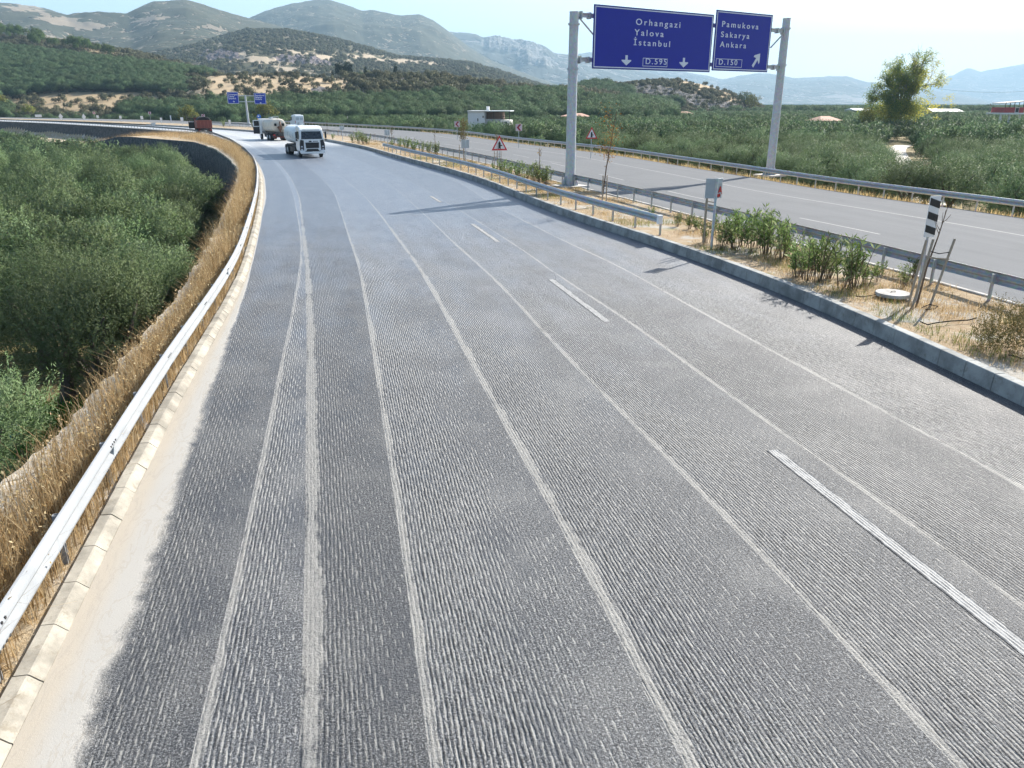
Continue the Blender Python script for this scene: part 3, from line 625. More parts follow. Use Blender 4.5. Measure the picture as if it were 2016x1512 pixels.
MASKS = {}
def ell(px, py, L):
    m = np.zeros_like(px)
    for cx, cy_, rx, ry, rot in L:
        c, s = math.cos(R(rot)), math.sin(R(rot)); x = (px - cx) * c + (py - cy_) * s; y = -(px - cx) * s + (py - cy_) * c
        m = np.maximum(m, 1.25 - np.sqrt((x / rx) ** 2 + (y / ry) ** 2) )
    return np.clip(m * 2.2, 0, 1)
HILLS = {}
def hill(name, label, ridge, Yp, foot_px, Yf, Yb, mat, nt_=90, na=340, amp=.10, fs=.01, seed=0, pw=1.0, zf=None, tan=(), rock=(), tree=(), rid=False, ext=True):
    """heightfield whose skyline runs through the photo's ridge points; Yp/Yf functions of px"""
    ridge = sorted(ridge); rx = np.array([q[0] for q in ridge], float); ry = np.array([q[1] for q in ridge], float)
    px = np.linspace(rx[0], rx[-1], na); k = np.exp(-.5 * (np.arange(-3, 4) / 1.4) ** 2); k /= k.sum()
    py = np.interp(px, rx, ry); py = np.convolve(np.concatenate([[py[0]] * 3, py, [py[-1]] * 3]), k, 'valid')
    pyb = py.copy(); py = py + (fbm(px * .09, px * 0 + seed, 4, seed) - .5) * 3.0
    Yp_ = np.array([Yp(x) if callable(Yp) else Yp for x in px], float); Yf_ = np.array([Yf(x) if callable(Yf) else Yf for x in px], float)
    top = np.array([AT(a, b, c) for a, b, c in zip(px, py, Yp_)]); ta = top[:, 0] / top[:, 1]; zfine = top[:, 2]; zp = np.array([AT(a, b, c)[2] for a, b, c in zip(px, pyb, Yp_)])
    t = np.linspace(0, 1, nt_); tb = np.linspace(0, 1, 14)[1:]
    foot = np.array([foot_px(x) if callable(foot_px) else foot_px for x in px], float)
    z0 = np.array([AT(a, b, c)[2] for a, b, c in zip(px, foot, Yf_)]) if zf is None else np.full(na, zf)
    z0 = np.minimum(z0, zp - .5)
    Yfront = Yf_[None, :] * (1 - t[:, None]) + Yp_[None, :] * t[:, None]
    pr = t ** pw; pr = .55 * pr + .45 * (pr * pr * (3 - 2 * pr))
    Z = z0[None, :] + (zp - z0)[None, :] * pr[:, None] + (zfine - zp)[None, :] * (t[:, None] ** 10)
    Yback = Yp_[None, :] + (Yb - Yp_)[None, :] * tb[:, None]; Zb = zfine[None, :] + (-7.8 - zfine)[None, :] * (tb[:, None] ** 1.3)
    Y = np.concatenate([Yfront, Yback]); Z = np.concatenate([Z, Zb]); X = Y * ta[None, :]
    win = np.concatenate([np.sin(np.pi * np.clip(t, 0, 1)) ** .8, np.sin(np.pi * tb)])[:, None]
    hgt = np.maximum(zp - z0, 1)[None, :]
    Z = Z + win * hgt * amp * (fbm(X * fs, Y * fs, 6, seed + 3, rid) - (.62 if rid else .5)) * 2
    pX, pY = PX(X, Y, Z)
    jx = (fbm(X * fs * 9, Y * fs * 9, 4, seed + 9) - .5) * 30; jy = (fbm(X * fs * 9 + 50, Y * fs * 9, 4, seed + 14) - .5) * 14
    a = {'tan': ell(pX + jx, pY + jy, tan), 'rock': ell(pX + jx * .5, pY + jy * .8, rock), 'tree': ell(pX + jx * .5, pY + jy * .5, tree)}
    if len(rock): 
        Z = Z + a['rock'] * (fbm(X * fs * 12, Y * fs * 12, 5, seed + 40, True) - .5) * hgt * .14
    me = np_mesh(name, np.stack([X, Y, Z], -1), grid_faces(len(Y), na)[:, ::-1], mat, a, smooth=True)
    HILLS[label] = (X, Y, Z, pX, pY, nt_, a)
    return link(name, me, kind='structure', label=label)

SK1 = [(-260, 20), (-120, 2), (0, 4), (52, 10), (90, 16), (132, 29), (174, 25), (250, 26), (278, 12), (302, 3), (365, 1), (406, 12), (462, 29), (520, 44), (600, 66), (700, 98)]
hill('hill', 'high maquis hill with bare patches on the upper left', SK1, 2300, 205, 900, 3200, M['hill_far'], 120, 420, .16, .0032, 21, .9,
     tan=[(28, 16, 20, 4, 8), (70, 20, 30, 5, 18), (135, 44, 62, 7, 8), (175, 55, 25, 4, -5), (90, 73, 25, 3, 0), (300, 38, 45, 2.5, -8), (415, 55, 25, 2, 4)], rock=[])
SK2 = [(440, 60), (497, 34), (521, 24), (573, 7), (625, 0), (653, 1), (700, 17), (713, 22), (734, 21), (790, 33), (826, 31), (853, 42), (883, 62), (927, 95), (972, 122), (1031, 143), (1106, 170), (1150, 185)]
hill('hill', 'blue-green rounded hill behind the scrub slopes', SK2, 3600, 205, 1900, 5000, M['hill_far'], 110, 400, .14, .0028, 33, .9)
SK3 = [(150, 160), (250, 110), (330, 96), (420, 78), (486, 60), (573, 62), (660, 80), (700, 90), (734, 98), (779, 112), (868, 119), (927, 125), (987, 142), (1046, 162), (1120, 185), (1200, 200)]
hill('hill', 'scrub covered slope with a pale field strip in the middle distance', SK3, 1450, 208, 620, 2100, M['hill_mid'], 150, 520, .10, .006, 44, .95,
     tan=[(735, 117, 48, 3.2, 8), (805, 121, 60, 3.8, 4), (610, 106, 70, 2.2, 9), (520, 120, 34, 4, 8), (470, 113, 16, 5, -25), (430, 90, 7, 2, -15), (484, 72, 5, 3, -45), (545, 133, 30, 3.5, 3)],
     rock=[(430, 112, 38, 9, -3), (600, 122, 60, 6, 5)], tree=[(480, 132, 70, 6, 2)])
SKM = [(860, 75), (883, 62), (904, 64), (936, 68), (951, 76), (975, 74), (1017, 85), (1043, 83), (1064, 94), (1073, 93), (1091, 106), (1121, 110), (1180, 122), (1260, 140), (1360, 165), (1480, 195)]
hill('mountain', 'rocky pale mountain behind the gantry', SKM, 5200, 203, 3200, 7000, M['mountain'], 90, 320, .22, .0016, 51, .9, rock=[(1010, 92, 60, 13, 8), (1050, 112, 50, 10, 20)], rid=True)
SKF = [(1040, 130), (1100, 115), (1139, 107), (1165, 102), (1230, 112), (1300, 133), (1348, 141), (1384, 147), (1423, 156), (1451, 150), (1493, 144), (1529, 147), (1562, 153), (1600, 153), (1631, 150), (1668, 150), (1699, 160), (1760, 168), (1843, 178), (1889, 185), (1951, 199), (2000, 203)]
hill('mountain', 'blue ridge across the far end of the valley', SKF, 7200, 205, 4400, 9500, M['mountain'], 80, 340, .18, .0012, 62, .9, rid=True, tan=[(1650, 192, 30, 3, 3), (1700, 198, 22, 3, 3)])
SKG = [(1600, 195), (1720, 182), (1800, 172), (1846, 159), (1885, 144), (1907, 133), (1930, 141), (1971, 134), (2016, 126), (2080, 118), (2200, 112), (2400, 130)]
hill('mountain', 'palest peak at the right end of the skyline', SKG, 9800, 206, 7000, 12500, M['mountain'], 60, 240, .16, .001, 73, .9, rid=True)
# near hills
N1 = [(-330, 40), (-120, 62), (0, 72), (60, 76), (120, 82), (200, 93), (260, 103), (320, 115), (380, 131), (420, 141), (470, 158), (520, 176), (570, 196)]
hill('hill', 'olive covered hillside on the left', N1, lambda x: 620 - .05 * x, lambda x: 236 if x < 420 else 233, lambda x: 330 - .1 * max(x, 0), 1000, M['hill_olive'], 140, 520, .06, .01, 81, 1.0, zf=-1.0,
     tan=[(150, 205, 150, 20, 0), (300, 205, 90, 18, 5), (340, 118, 75, 9, 12), (420, 140, 40, 8, 18), (400, 165, 60, 10, 6), (200, 105, 60, 5, 10)], tree=[])
N2 = [(330, 190), (380, 162), (413, 150), (480, 148), (560, 149), (650, 154), (750, 151), (850, 155), (950, 168), (1060, 178), (1110, 182), (1180, 188), (1260, 205), (1330, 220)]
hill('hill', 'low scrub ridge with tan slopes and rock outcrops', N2, lambda x: 420, 232, lambda x: 262, 560, M['hill_near'], 150, 620, .10, .022, 92, 1.0, zf=-1.2,
     tan=[(470, 162, 85, 20, 2), (560, 168, 110, 20, 6), (430, 192, 90, 20, 8), (350, 207, 80, 12, 10), (630, 165, 70, 16, 0), (510, 190, 70, 12, 6), (740, 160, 60, 6, 3), (905, 196, 25, 8, -10)],
     rock=[(640, 182, 28, 8, 10), (710, 187, 24, 12, 25), (690, 180, 12, 9, 40), (840, 165, 60, 8, 5), (1060, 182, 45, 7, 4), (800, 158, 40, 5, 0)], tree=[(800, 215, 260, 12, 0), (1000, 195, 120, 14, 0)])
N3 = [(1080, 222), (1120, 190), (1150, 178), (1200, 167), (1250, 163), (1300, 159), (1345, 158), (1390, 168), (1430, 181), (1460, 193), (1490, 207), (1515, 221)]
hill('hill', 'small mound with a shaded quarry face behind the gantry', N3, 560, 224, 430, 700, M['hill_near'], 120, 420, .07, .02, 103, .8, zf=-1.6,
     tan=[(1380, 172, 70, 8, 12), (1440, 190, 50, 14, 25), (1340, 160, 50, 4, 0), (1480, 212, 40, 10, 20)], rock=[(1250, 180, 55, 10, 4), (1310, 188, 70, 14, 12), (1370, 200, 60, 12, 14), (1420, 210, 50, 9, 5)], tree=[(1180, 200, 60, 22, 0), (1240, 215, 90, 6, 0)])

# ================================================================== VEGETATION
def unit(v): return v / (np.linalg.norm(v, axis=-1, keepdims=True) + 1e-9)
def leaf_quads(base, d, nrm, ln, wd):
    """diamond leaves: base point, direction, width direction"""
    s = unit(np.cross(d, nrm)); ln = ln[:, None]; wd = wd[:, None]
    return np.stack([base, base + d * ln * .5 + s * wd * .5, base + d * ln, base + d * ln * .5 - s * wd * .5], 1)
def crown_mesh(name, mat, seed, rx, rz, lumps, shoots, leaves, sl, ll, lw, up=.7, cz=0.0, inner=.35, lumpr=.42, flat=1.0, grad=None):
    g = np.random.default_rng(seed)
    c = unit(g.normal(size=(lumps, 3))); c[:, 2] = np.abs(c[:, 2]) * 1.15 - .35; c = unit(c)
    rad = g.uniform(inner, .78, lumps)[:, None]; ctr = c * rad * np.array([rx, rx, rz]) + g.normal(size=(lumps, 3)) * .08 * rx
    lr = g.uniform(.75, 1.3, lumps) * lumpr * rx; lt = g.uniform(0, 1, lumps)
    n = lumps * shoots; li = np.repeat(np.arange(lumps), shoots)
    d0 = unit(g.normal(size=(n, 3)) + c[li] * .55); p = ctr[li] + d0 * (lr[li] * g.uniform(.45, 1.0, n))[:, None] * np.array([1, 1, flat])
    sdir = unit(d0 * .75 + np.array([0, 0, up]) + g.normal(size=(n, 3)) * .35); slen = g.uniform(.6, 1.2, n) * sl
    m = n * leaves; si = np.repeat(np.arange(n), leaves); tt = np.tile((np.arange(leaves) + .5) / leaves, n)
    b = p[si] + sdir[si] * (slen[si] * tt)[:, None]
    per = unit(np.cross(sdir[si], g.normal(size=(m, 3)))); ld = unit(sdir[si] * .65 + per * .8)
    q = leaf_quads(b, ld, unit(per + g.normal(size=(m, 3)) * .6), g.uniform(.7, 1.3, m) * ll, g.uniform(.7, 1.3, m) * lw)
    q[..., 2] += cz
    r = np.clip(.35 * lt[li][si] + .65 * g.uniform(0, 1, m), 0, 1)
    if grad is not None: r = np.clip(r * .55 + grad(q[:, 0]) * .6, 0, 1)
    cen = (b - np.array([0, 0, -rz * .35])) / np.array([rx, rx, rz]); nv = unit(d0[si] * .62 + unit(cen) * .55 + np.array([0, 0, .12]))
    return np_mesh(name, q, np.arange(m * 4).reshape(-1, 4), mat, {'rnd': np.repeat(r, 4), 'cn': np.repeat(nv, 4, axis=0)})
def trunk_mesh(name, mat, seed, h, r, limbs, reach, top):
    g = random.Random(seed); m = MB()
    m.tube([(0, 0, -.3), (.04, .02, h * .35), (-.03, .05, h * .7), (0, 0, h)], [r * 1.5, r * 1.1, r * .9, r * .75], 8)
    for k in range(limbs):
        a = 2 * math.pi * k / limbs + g.uniform(-.4, .4); e = g.uniform(.6, 1.0)
        m.tube([(0, 0, h * .8), (math.cos(a) * reach * .35, math.sin(a) * reach * .35, h + (top - h) * .3), (math.cos(a) * reach * .75 * e, math.sin(a) * reach * .75 * e, h + (top - h) * .7), (math.cos(a + .3) * reach * e, math.sin(a + .3) * reach * e, top)], [r * .6, r * .42, r * .25, r * .1], 6)
    o = m.build(name, mat); me = o.data; bpy.data.objects.remove(o); return me
# olive tree kinds: crown meshes for near, middle and far trees
OL_N = [crown_mesh('crown', M['olive'], 100 + k, 2.15, 1.8, 24, 96, 12, .50, .09, .026, .75, 2.75, lumpr=.36) for k in range(4)]
OL_M = [crown_mesh('crown', M['olive'], 120 + k, 2.15, 1.8, 22, 50, 7, .56, .18, .052, .75, 2.75, lumpr=.36) for k in range(4)]
OL_R = [crown_mesh('crown', M['olive'], 130 + k, 2.3, 1.75, 28, 56, 8, .55, .14, .042, .75, 2.05, lumpr=.38) for k in range(4)]
OL_F = [crown_mesh('crown', M['olivefar'], 140 + k, 2.1, 1.7, 24, 14, 4, .7, .36, .15, .7, 2.7) for k in range(3)]
OL_T = [trunk_mesh('trunk', M['bark'], 160 + k, 1.3, .2, 5, 1.5, 3.4) for k in range(3)]
SCR = [crown_mesh('crown', M['scrub'], 170 + k, 1.0, .8, 12, 12, 4, .35, .26, .14, .5, .65) for k in range(3)]
PIN = [crown_mesh('crown', M['pine'], 180 + k, 2.2, 4.0, 22, 14, 4, .6, .5, .16, .6, 5.0) for k in range(2)]
CYP = [crown_mesh('crown', M['cypress'], 190 + k, .85, 5.0, 30, 16, 4, .5, .4, .14, 1.2, 5.0, .2, .6) for k in range(2)]
YEL = [crown_mesh('crown', M['yellowleaf'], 195 + k, 2.2, 2.0, 20, 16, 4, .6, .34, .15, .6, 2.6) for k in range(2)]

def tree(name, loc, crown, trunk, sc, rz, label, cat='tree', group=None, zs=1.0):
    o = empty(name, loc, rz, label=label, cat=cat, group=group); o.scale = (sc, sc, sc * zs)
    link('trunk', trunk, o); link('crown', crown, o); return o
def in_frame(x, y, z, m=90):
    a, b = PX(np.array(x), np.array(y), np.array(z)); return (-m < a) & (a < 2016 + m) & (b < 1512 + 2 * m) & (b > -50)
def side_of(path, x, y):
    d = (path[:, 0][None, :] - np.asarray(x)[:, None]) ** 2 + (path[:, 1][None, :] - np.asarray(y)[:, None]) ** 2
    i = d.argmin(1); nn = normals(path); r = np.stack([x - path[i, 0], y - path[i, 1]], 1); return (r * nn[i]).sum(1), np.sqrt(d.min(1))
# ---- left orchard
pts = []
for gx in np.arange(-150, 0, 3.45):
    for gy in np.arange(4, 215, 3.45):
        pts.append((gx + rnd.uniform(-.8, .8), gy + rnd.uniform(-.8, .8)))
pts = np.array(pts); sd_, dd_ = side_of(Vp, pts[:, 0], pts[:, 1])
keep = (sd_ < -1.9) & in_frame(pts[:, 0], pts[:, 1], np.full(len(pts), -1.5), 170)
DX, DY = G(30, 864, -4.5)
for f_ in (1.0, .93, .86): keep &= np.hypot(pts[:, 0] - DX * f_, pts[:, 1] - DY * f_) > 1.75
keep &= ~((pts[:, 1] > 36) & (sd_ > -3.5 + .8 * sstep(120, 150, pts[:, 1])))
LO = pts[keep]; LO = LO[np.argsort(np.hypot(LO[:, 0], LO[:, 1]))]
LO_keep, LO_rest = LO[:172], LO[172:]
for k, (x, y) in enumerate(LO_keep):
    d = math.hypot(x, y); me = OL_N[k % 4] if d < 34 else OL_M[k % 4]
    s = rnd.uniform(.84, 1.18)
    near = d < 20
    zg = -4.5 - 1.1 * float(sstep(30, 60, y)) - .9 * float(sstep(85, 140, y)); tree('olive_tree', (x, y, zg), me, OL_T[k % 3], s, rnd.uniform(0, 6.28), 'dense grey-green olive tree in the sunken orchard left of the guardrail', 'olive tree', 'olive trees in the left orchard', rnd.uniform(.82, 1.14))
# ---- right orchard
TR = [G(a, b, -2.3) for a, b in ((1806, 392), (1797, 370), (1789, 350), (1780, 333), (1770, 315), (1764, 302), (1766, 294), (1778, 287))]
TRp = smooth_path([(TR[0][0] - 1.2, TR[0][1] - 5)] + TR, 3)
strip('dirt_track', offset(TRp, -1.4), offset(TRp, 1.4), -2.17, -2.17, M['track'], n=60, nc=6, kind='structure', label='pale dirt track between the right orchard rows')
pts = []
for gy in np.arange(30, 430, 3.7):
    for gx in np.arange(-240, 330, 3.7):
        pts.append((gx + rnd.uniform(-1, 1), gy + rnd.uniform(-1, 1)))
pts = np.array(pts); sd_, dd_ = side_of(OFp, pts[:, 0], pts[:, 1]); st, dt = side_of(TRp, pts[:, 0], pts[:, 1])
PLX, PLY, _z = AT(1770, 240, 178)
BLD = [(-5.5, 205, 12), (-5.0, 190, 9), (-4.6, 177, 8), (-4.2, 166, 6), (24, 245, 8), (60, 260, 9), (-44, 262, 9)]
keep = (sd_ > 7.2) & (dt > 2.8) & in_frame(pts[:, 0], pts[:, 1], np.full(len(pts), 1.0), 60) & (np.hypot(pts[:, 0] - PLX, pts[:, 1] - PLY) > 6)
for bx, by, br in BLD: keep &= np.hypot(pts[:, 0] - bx, pts[:, 1] - by) > br
RO = pts[keep]; dist = np.hypot(RO[:, 0], RO[:, 1]); RO = RO[np.argsort(dist)]
RO_keep, RO_rest = RO[:125], RO[125:]
for k, (x, y) in enumerate(RO_keep):
    d = math.hypot(x, y)
    tree('olive_tree', (x, y, -2.4), OL_R[k % 4], OL_T[k % 3], rnd.uniform(.8, 1.05), rnd.uniform(0, 6.28), 'bushy olive tree in the flat orchard right of the far guardrail', 'olive tree', 'olive trees in the right orchard', rnd.uniform(.85, 1.0))

def stuff(name, label, P, S, ROT, VAR, meshes, zs=1.0):
    """many far plants as ONE object: points that carry copies of a few meshes"""
    P = np.asarray(P, np.float32); n = len(P)
    me = bpy.data.meshes.new(name); me.vertices.add(n); me.vertices.foreach_set('co', P.ravel())
    for an, av in (('scl', S), ('rot', ROT), ('var', VAR)):
        a = me.attributes.new(an, 'FLOAT', 'POINT'); a.data.foreach_set('value', np.asarray(av, np.float32))
    o = link(name, me, kind='stuff', label=label)
    ng = bpy.data.node_groups.new(name, 'GeometryNodeTree'); ng.interface.new_socket('Geometry', in_out='INPUT', socket_type='NodeSocketGeometry'); ng.interface.new_socket('Geometry', in_out='OUTPUT', socket_type='NodeSocketGeometry')
    N = ng.nodes; Lk = ng.links; gi = N.new('NodeGroupInput'); go = N.new('NodeGroupOutput'); jn = N.new('GeometryNodeJoinGeometry')
    def na(nm):
        q = N.new('GeometryNodeInputNamedAttribute'); q.data_type = 'FLOAT'; q.inputs[0].default_value = nm; return q.outputs[0]
    sc, ro, va = na('scl'), na('rot'), na('var')
    cx = N.new('ShaderNodeCombineXYZ'); Lk.new(ro, cx.inputs[2])
    c2 = N.new('ShaderNodeCombineXYZ'); Lk.new(sc, c2.inputs[0]); Lk.new(sc, c2.inputs[1])
    mz = N.new('ShaderNodeMath'); mz.operation = 'MULTIPLY'; mz.inputs[1].default_value = zs; Lk.new(sc, mz.inputs[0]); Lk.new(mz.outputs[0], c2.inputs[2])
    for k, src in enumerate(meshes):
        cm = N.new('FunctionNodeCompare'); cm.data_type = 'FLOAT'; cm.operation = 'EQUAL'; cm.inputs['B'].default_value = k; cm.inputs['Epsilon'].default_value = .1; Lk.new(va, cm.inputs['A'])
        oi = N.new('GeometryNodeObjectInfo'); oi.transform_space = 'ORIGINAL'; oi.inputs[0].default_value = src; oi.inputs[1].default_value = True
        ip = N.new('GeometryNodeInstanceOnPoints'); Lk.new(gi.outputs[0], ip.inputs['Points']); Lk.new(cm.outputs[0], ip.inputs['Selection']); Lk.new(oi.outputs['Geometry'], ip.inputs['Instance'])
        Lk.new(cx.outputs[0], ip.inputs['Rotation']); Lk.new(c2.outputs[0], ip.inputs['Scale']); Lk.new(ip.outputs[0], jn.inputs[0])
    Lk.new(jn.outputs[0], go.inputs[0]); m = o.modifiers.new('copies', 'NODES'); m.node_group = ng
    return o
# far sources: real small plants standing in the scene
def src_tree(name, x, y, z, crown, trunk, s, label, cat='tree', **k):
    t = tree(name, (x, y, z), crown, trunk, s, rnd.uniform(0, 6), label, cat, **k); return [c for c in t.children if c.name.startswith('crown')][0]
def sample(label, n, cond, seed):
    X, Y, Z, pX, pY, nf, a = HILLS[label]; g = np.random.default_rng(seed)
    NN = max(n * 14, 20000); r = g.uniform(0, nf - 2, NN); c = g.uniform(0, X.shape[1] - 2, NN); i = r.astype(int); j = c.astype(int); fr = r - i; fc = c - j
    w_ = Y[i, j] * np.abs(X[i, j + 1] - X[i, j]) / Y[i, j] * np.abs(Y[i + 1, j] - Y[i, j]); ok = g.uniform(0, 1, len(i)) < w_ / w_.max(); i, j, fr, fc = i[ok], j[ok], fr[ok], fc[ok]
    bl = lambda A: A[i, j] * (1 - fr) * (1 - fc) + A[i + 1, j] * fr * (1 - fc) + A[i, j + 1] * (1 - fr) * fc + A[i + 1, j + 1] * fr * fc
    P = np.stack([bl(X), bl(Y), bl(Z)], 1); u, v = bl(pX), bl(pY); k = cond(u, v, bl(a['tan']), bl(a['rock']), bl(a['tree']), g.uniform(0, 1, len(u))) & (u > -40) & (u < 2056)
    return P[k][:n]
H1, H2, H3, H4 = 'olive covered hillside on the left', 'low scrub ridge with tan slopes and rock outcrops', 'small mound with a shaded quarry face behind the gantry', 'scrub covered slope with a pale field strip in the middle distance'
_p = sample(H1, 3, lambda u, v, t, r, k, q: (u > 100) & (u < 300) & (v > 150) & (v < 185), 1)
osrc = [src_tree('olive_tree', *_p[k], OL_F[k], OL_T[k], 1.0, 'grey olive tree among the rows on the left hillside', 'olive tree', group='olive trees on the left hillside') for k in range(3)]
_p = sample(H2, 3, lambda u, v, t, r, k, q: (u > 450) & (u < 620) & (v > 155) & (v < 180), 2)
ssrc = []
for k in range(3):
    o = empty('scrub_bush', tuple(_p[k]), 0, label='low dark evergreen bush on the tan slope of the scrub ridge', cat='bush', group='bushes on the scrub ridge'); ssrc.append(link('foliage', SCR[k], o))
def rows(P): g = np.random.default_rng(len(P)); n = len(P); return g.uniform(.75, 1.2, n), g.uniform(0, 6.28, n), g.integers(0, 3, n)
P = sample(H1, 5200, lambda u, v, t, r, k, q: (q > t * 1.6) & (((v > 100 + .12 * u) & (v < 196) & (u < 425)) | ((v > 165) & (v < 236) & (u < 20)) | ((u > 240) & (v > 180) & (q > .5))), 3)
s_, r_, v_ = rows(P); stuff('hillside_olive_grove', 'olive grove covering the left hillside', P, s_ * 1.05, r_, v_, osrc)
P = sample(H1, 2600, lambda u, v, t, r, k, q: (q > t * .75 + .1) & ((v < 104 + .13 * u) | (v > 190) | (u > 380)), 4)
s_, r_, v_ = rows(P); stuff('hillside_scrub', 'low scrub on the upper left hillside', P, s_ * 1.5, r_, v_, ssrc)
P = sample(H2, 4200, lambda u, v, t, r, k, q: (q > t * .9 + .03) & (q > r * .75) & (v < 214), 5)
s_, r_, v_ = rows(P); s_ = s_ * np.random.default_rng(5).choice([.7, 1.0, 1.5, 2.1], len(P), p=[.35, .35, .2, .1]); stuff('ridge_scrub', 'scrub bushes on the low ridge', P, s_, r_, v_, ssrc)
P = sample(H2, 2600, lambda u, v, t, r, k, q: (v > 190) & ((k > .15) | (v > 205)) & (q > r * .9) & (q > t), 6)
s_, r_, v_ = rows(P); stuff('ridge_foot_grove', 'grey-green trees along the foot of the ridge', P, s_ * .95, r_, v_, osrc)
P = sample(H3, 1300, lambda u, v, t, r, k, q: (k > .25) & (q > r), 7)
s_, r_, v_ = rows(P); stuff('mound_wood', 'trees on the left flank of the mound', P, s_ * 1.25, r_, v_, osrc)
P = sample(H3, 1500, lambda u, v, t, r, k, q: (q > t * .75) & (q > r * .85), 8)
s_, r_, v_ = rows(P); stuff('mound_scrub', 'scrub on the mound', P, s_ * 1.3, r_, v_, ssrc)
P = sample(H4, 7500, lambda u, v, t, r, k, q: (q > t * 1.3 + .1) & (q > r * .9), 9)
s_, r_, v_ = rows(P); stuff('slope_maquis', 'maquis on the middle distance slope', P, s_ * 2.5, r_, v_, ssrc)
P = np.concatenate([RO_rest, np.full((len(RO_rest), 1), -2.5)], 1)
s_, r_, v_ = rows(P); stuff('orchard_rows', 'olive orchard stretching over the plain', P, s_ * .82, r_, v_, osrc)
if len(LO_rest):
    P = np.concatenate([LO_rest, np.full((len(LO_rest), 1), -6.5)], 1); s_, r_, v_ = rows(P); stuff('far_left_orchard', 'rest of the left orchard below the wall', P, s_ * 1.03, r_, v_, osrc)
# far plain groves up to the mountain foot
g_ = np.random.default_rng(77); Y_ = g_.uniform(430, 1500, 9000) ; X_ = Y_ * g_.uniform(-.05, .72, 9000); P = np.stack([X_, Y_, np.full(9000, -2.7)], 1)
P = P[fbm(X_ * .006, Y_ * .006, 3, 5) > .42]; s_, r_, v_ = rows(P); stuff('valley_groves', 'distant groves on the valley floor', P, s_ * 1.25, r_, v_, osrc)
# dark pine row and cypresses (individuals)
P = sample(H1, 60, lambda u, v, t, r, k, q: (u < 225) & (np.abs(v - (77 + .185 * u)) < 5 + 2 * (u < 75)), 10)
for k, p in enumerate(P): tree('pine_tree', tuple(p), PIN[k % 2], OL_T[k % 3], rnd.uniform(.8, 1.25), rnd.uniform(0, 6), 'green pine in the dense row along the top of the olive hillside', 'pine tree', 'pines along the hillside top')
for k, (px, h) in enumerate([(655, 7), (664, 11), (668, 12), (673, 10), (679, 11), (683, 12), (690, 12), (720, 9), (779, 11)]):
    p = AT(px, 153 - .5, 425); tree('cypress_tree', (p[0], p[1], p[2] - 2.2), CYP[k % 2], OL_T[0], h / 11, rnd.uniform(0, 6), 'thin dark cypress standing on the crest of the scrub ridge', 'cypress tree', 'cypresses on the ridge crest')
for k, px in enumerate([697, 706, 713, 727, 735, 762, 768]):
    p = AT(px, 152, 426); tree('round_tree', (p[0], p[1], p[2] - 2.0), YEL[k % 2] if k != 2 else OL_F[0], OL_T[k % 3], rnd.uniform(.8, 1.1), rnd.uniform(0, 6), 'pale yellow-green tree beside the cypresses on the ridge crest', 'tree', 'pale trees on the ridge crest')
for px, py, Y, s, lab in [(2, 208, 345, 2.0, 'yellow-green bush at the left end of the road'), (55, 222, 335, 1.6, 'yellow-green bush left of the white diamond signs'), (325, 223, 285, 1.6, 'round dark green tree behind the far rail above the red truck'), (372, 226, 250, 1.3, 'yellow-green bush right of the round tree above the red truck'), (525, 222, 255, 1.6, 'yellowish tree behind the round blue sign'), (62, 150, 470, 2.6, 'single bright green tree in the left hillside grove'), (300, 175, 420, 1.5, 'bright green bush at the lower edge of the hillside grove'), (1468, 196, 480, 2.2, 'dark pine at the right end of the mound'), (1480, 202, 470, 2.0, 'pale bushy tree at the right foot of the mound'), (1708, 232, 165, .9, 'small yellow-green bush left of the plane tree')]:
    p = AT(px, py, Y); tree('round_tree', (p[0], p[1], p[2] - 2.8 * s), YEL[0] if 'dark' not in lab else OL_F[1], OL_T[1], s, rnd.uniform(0, 6), lab, 'tree')

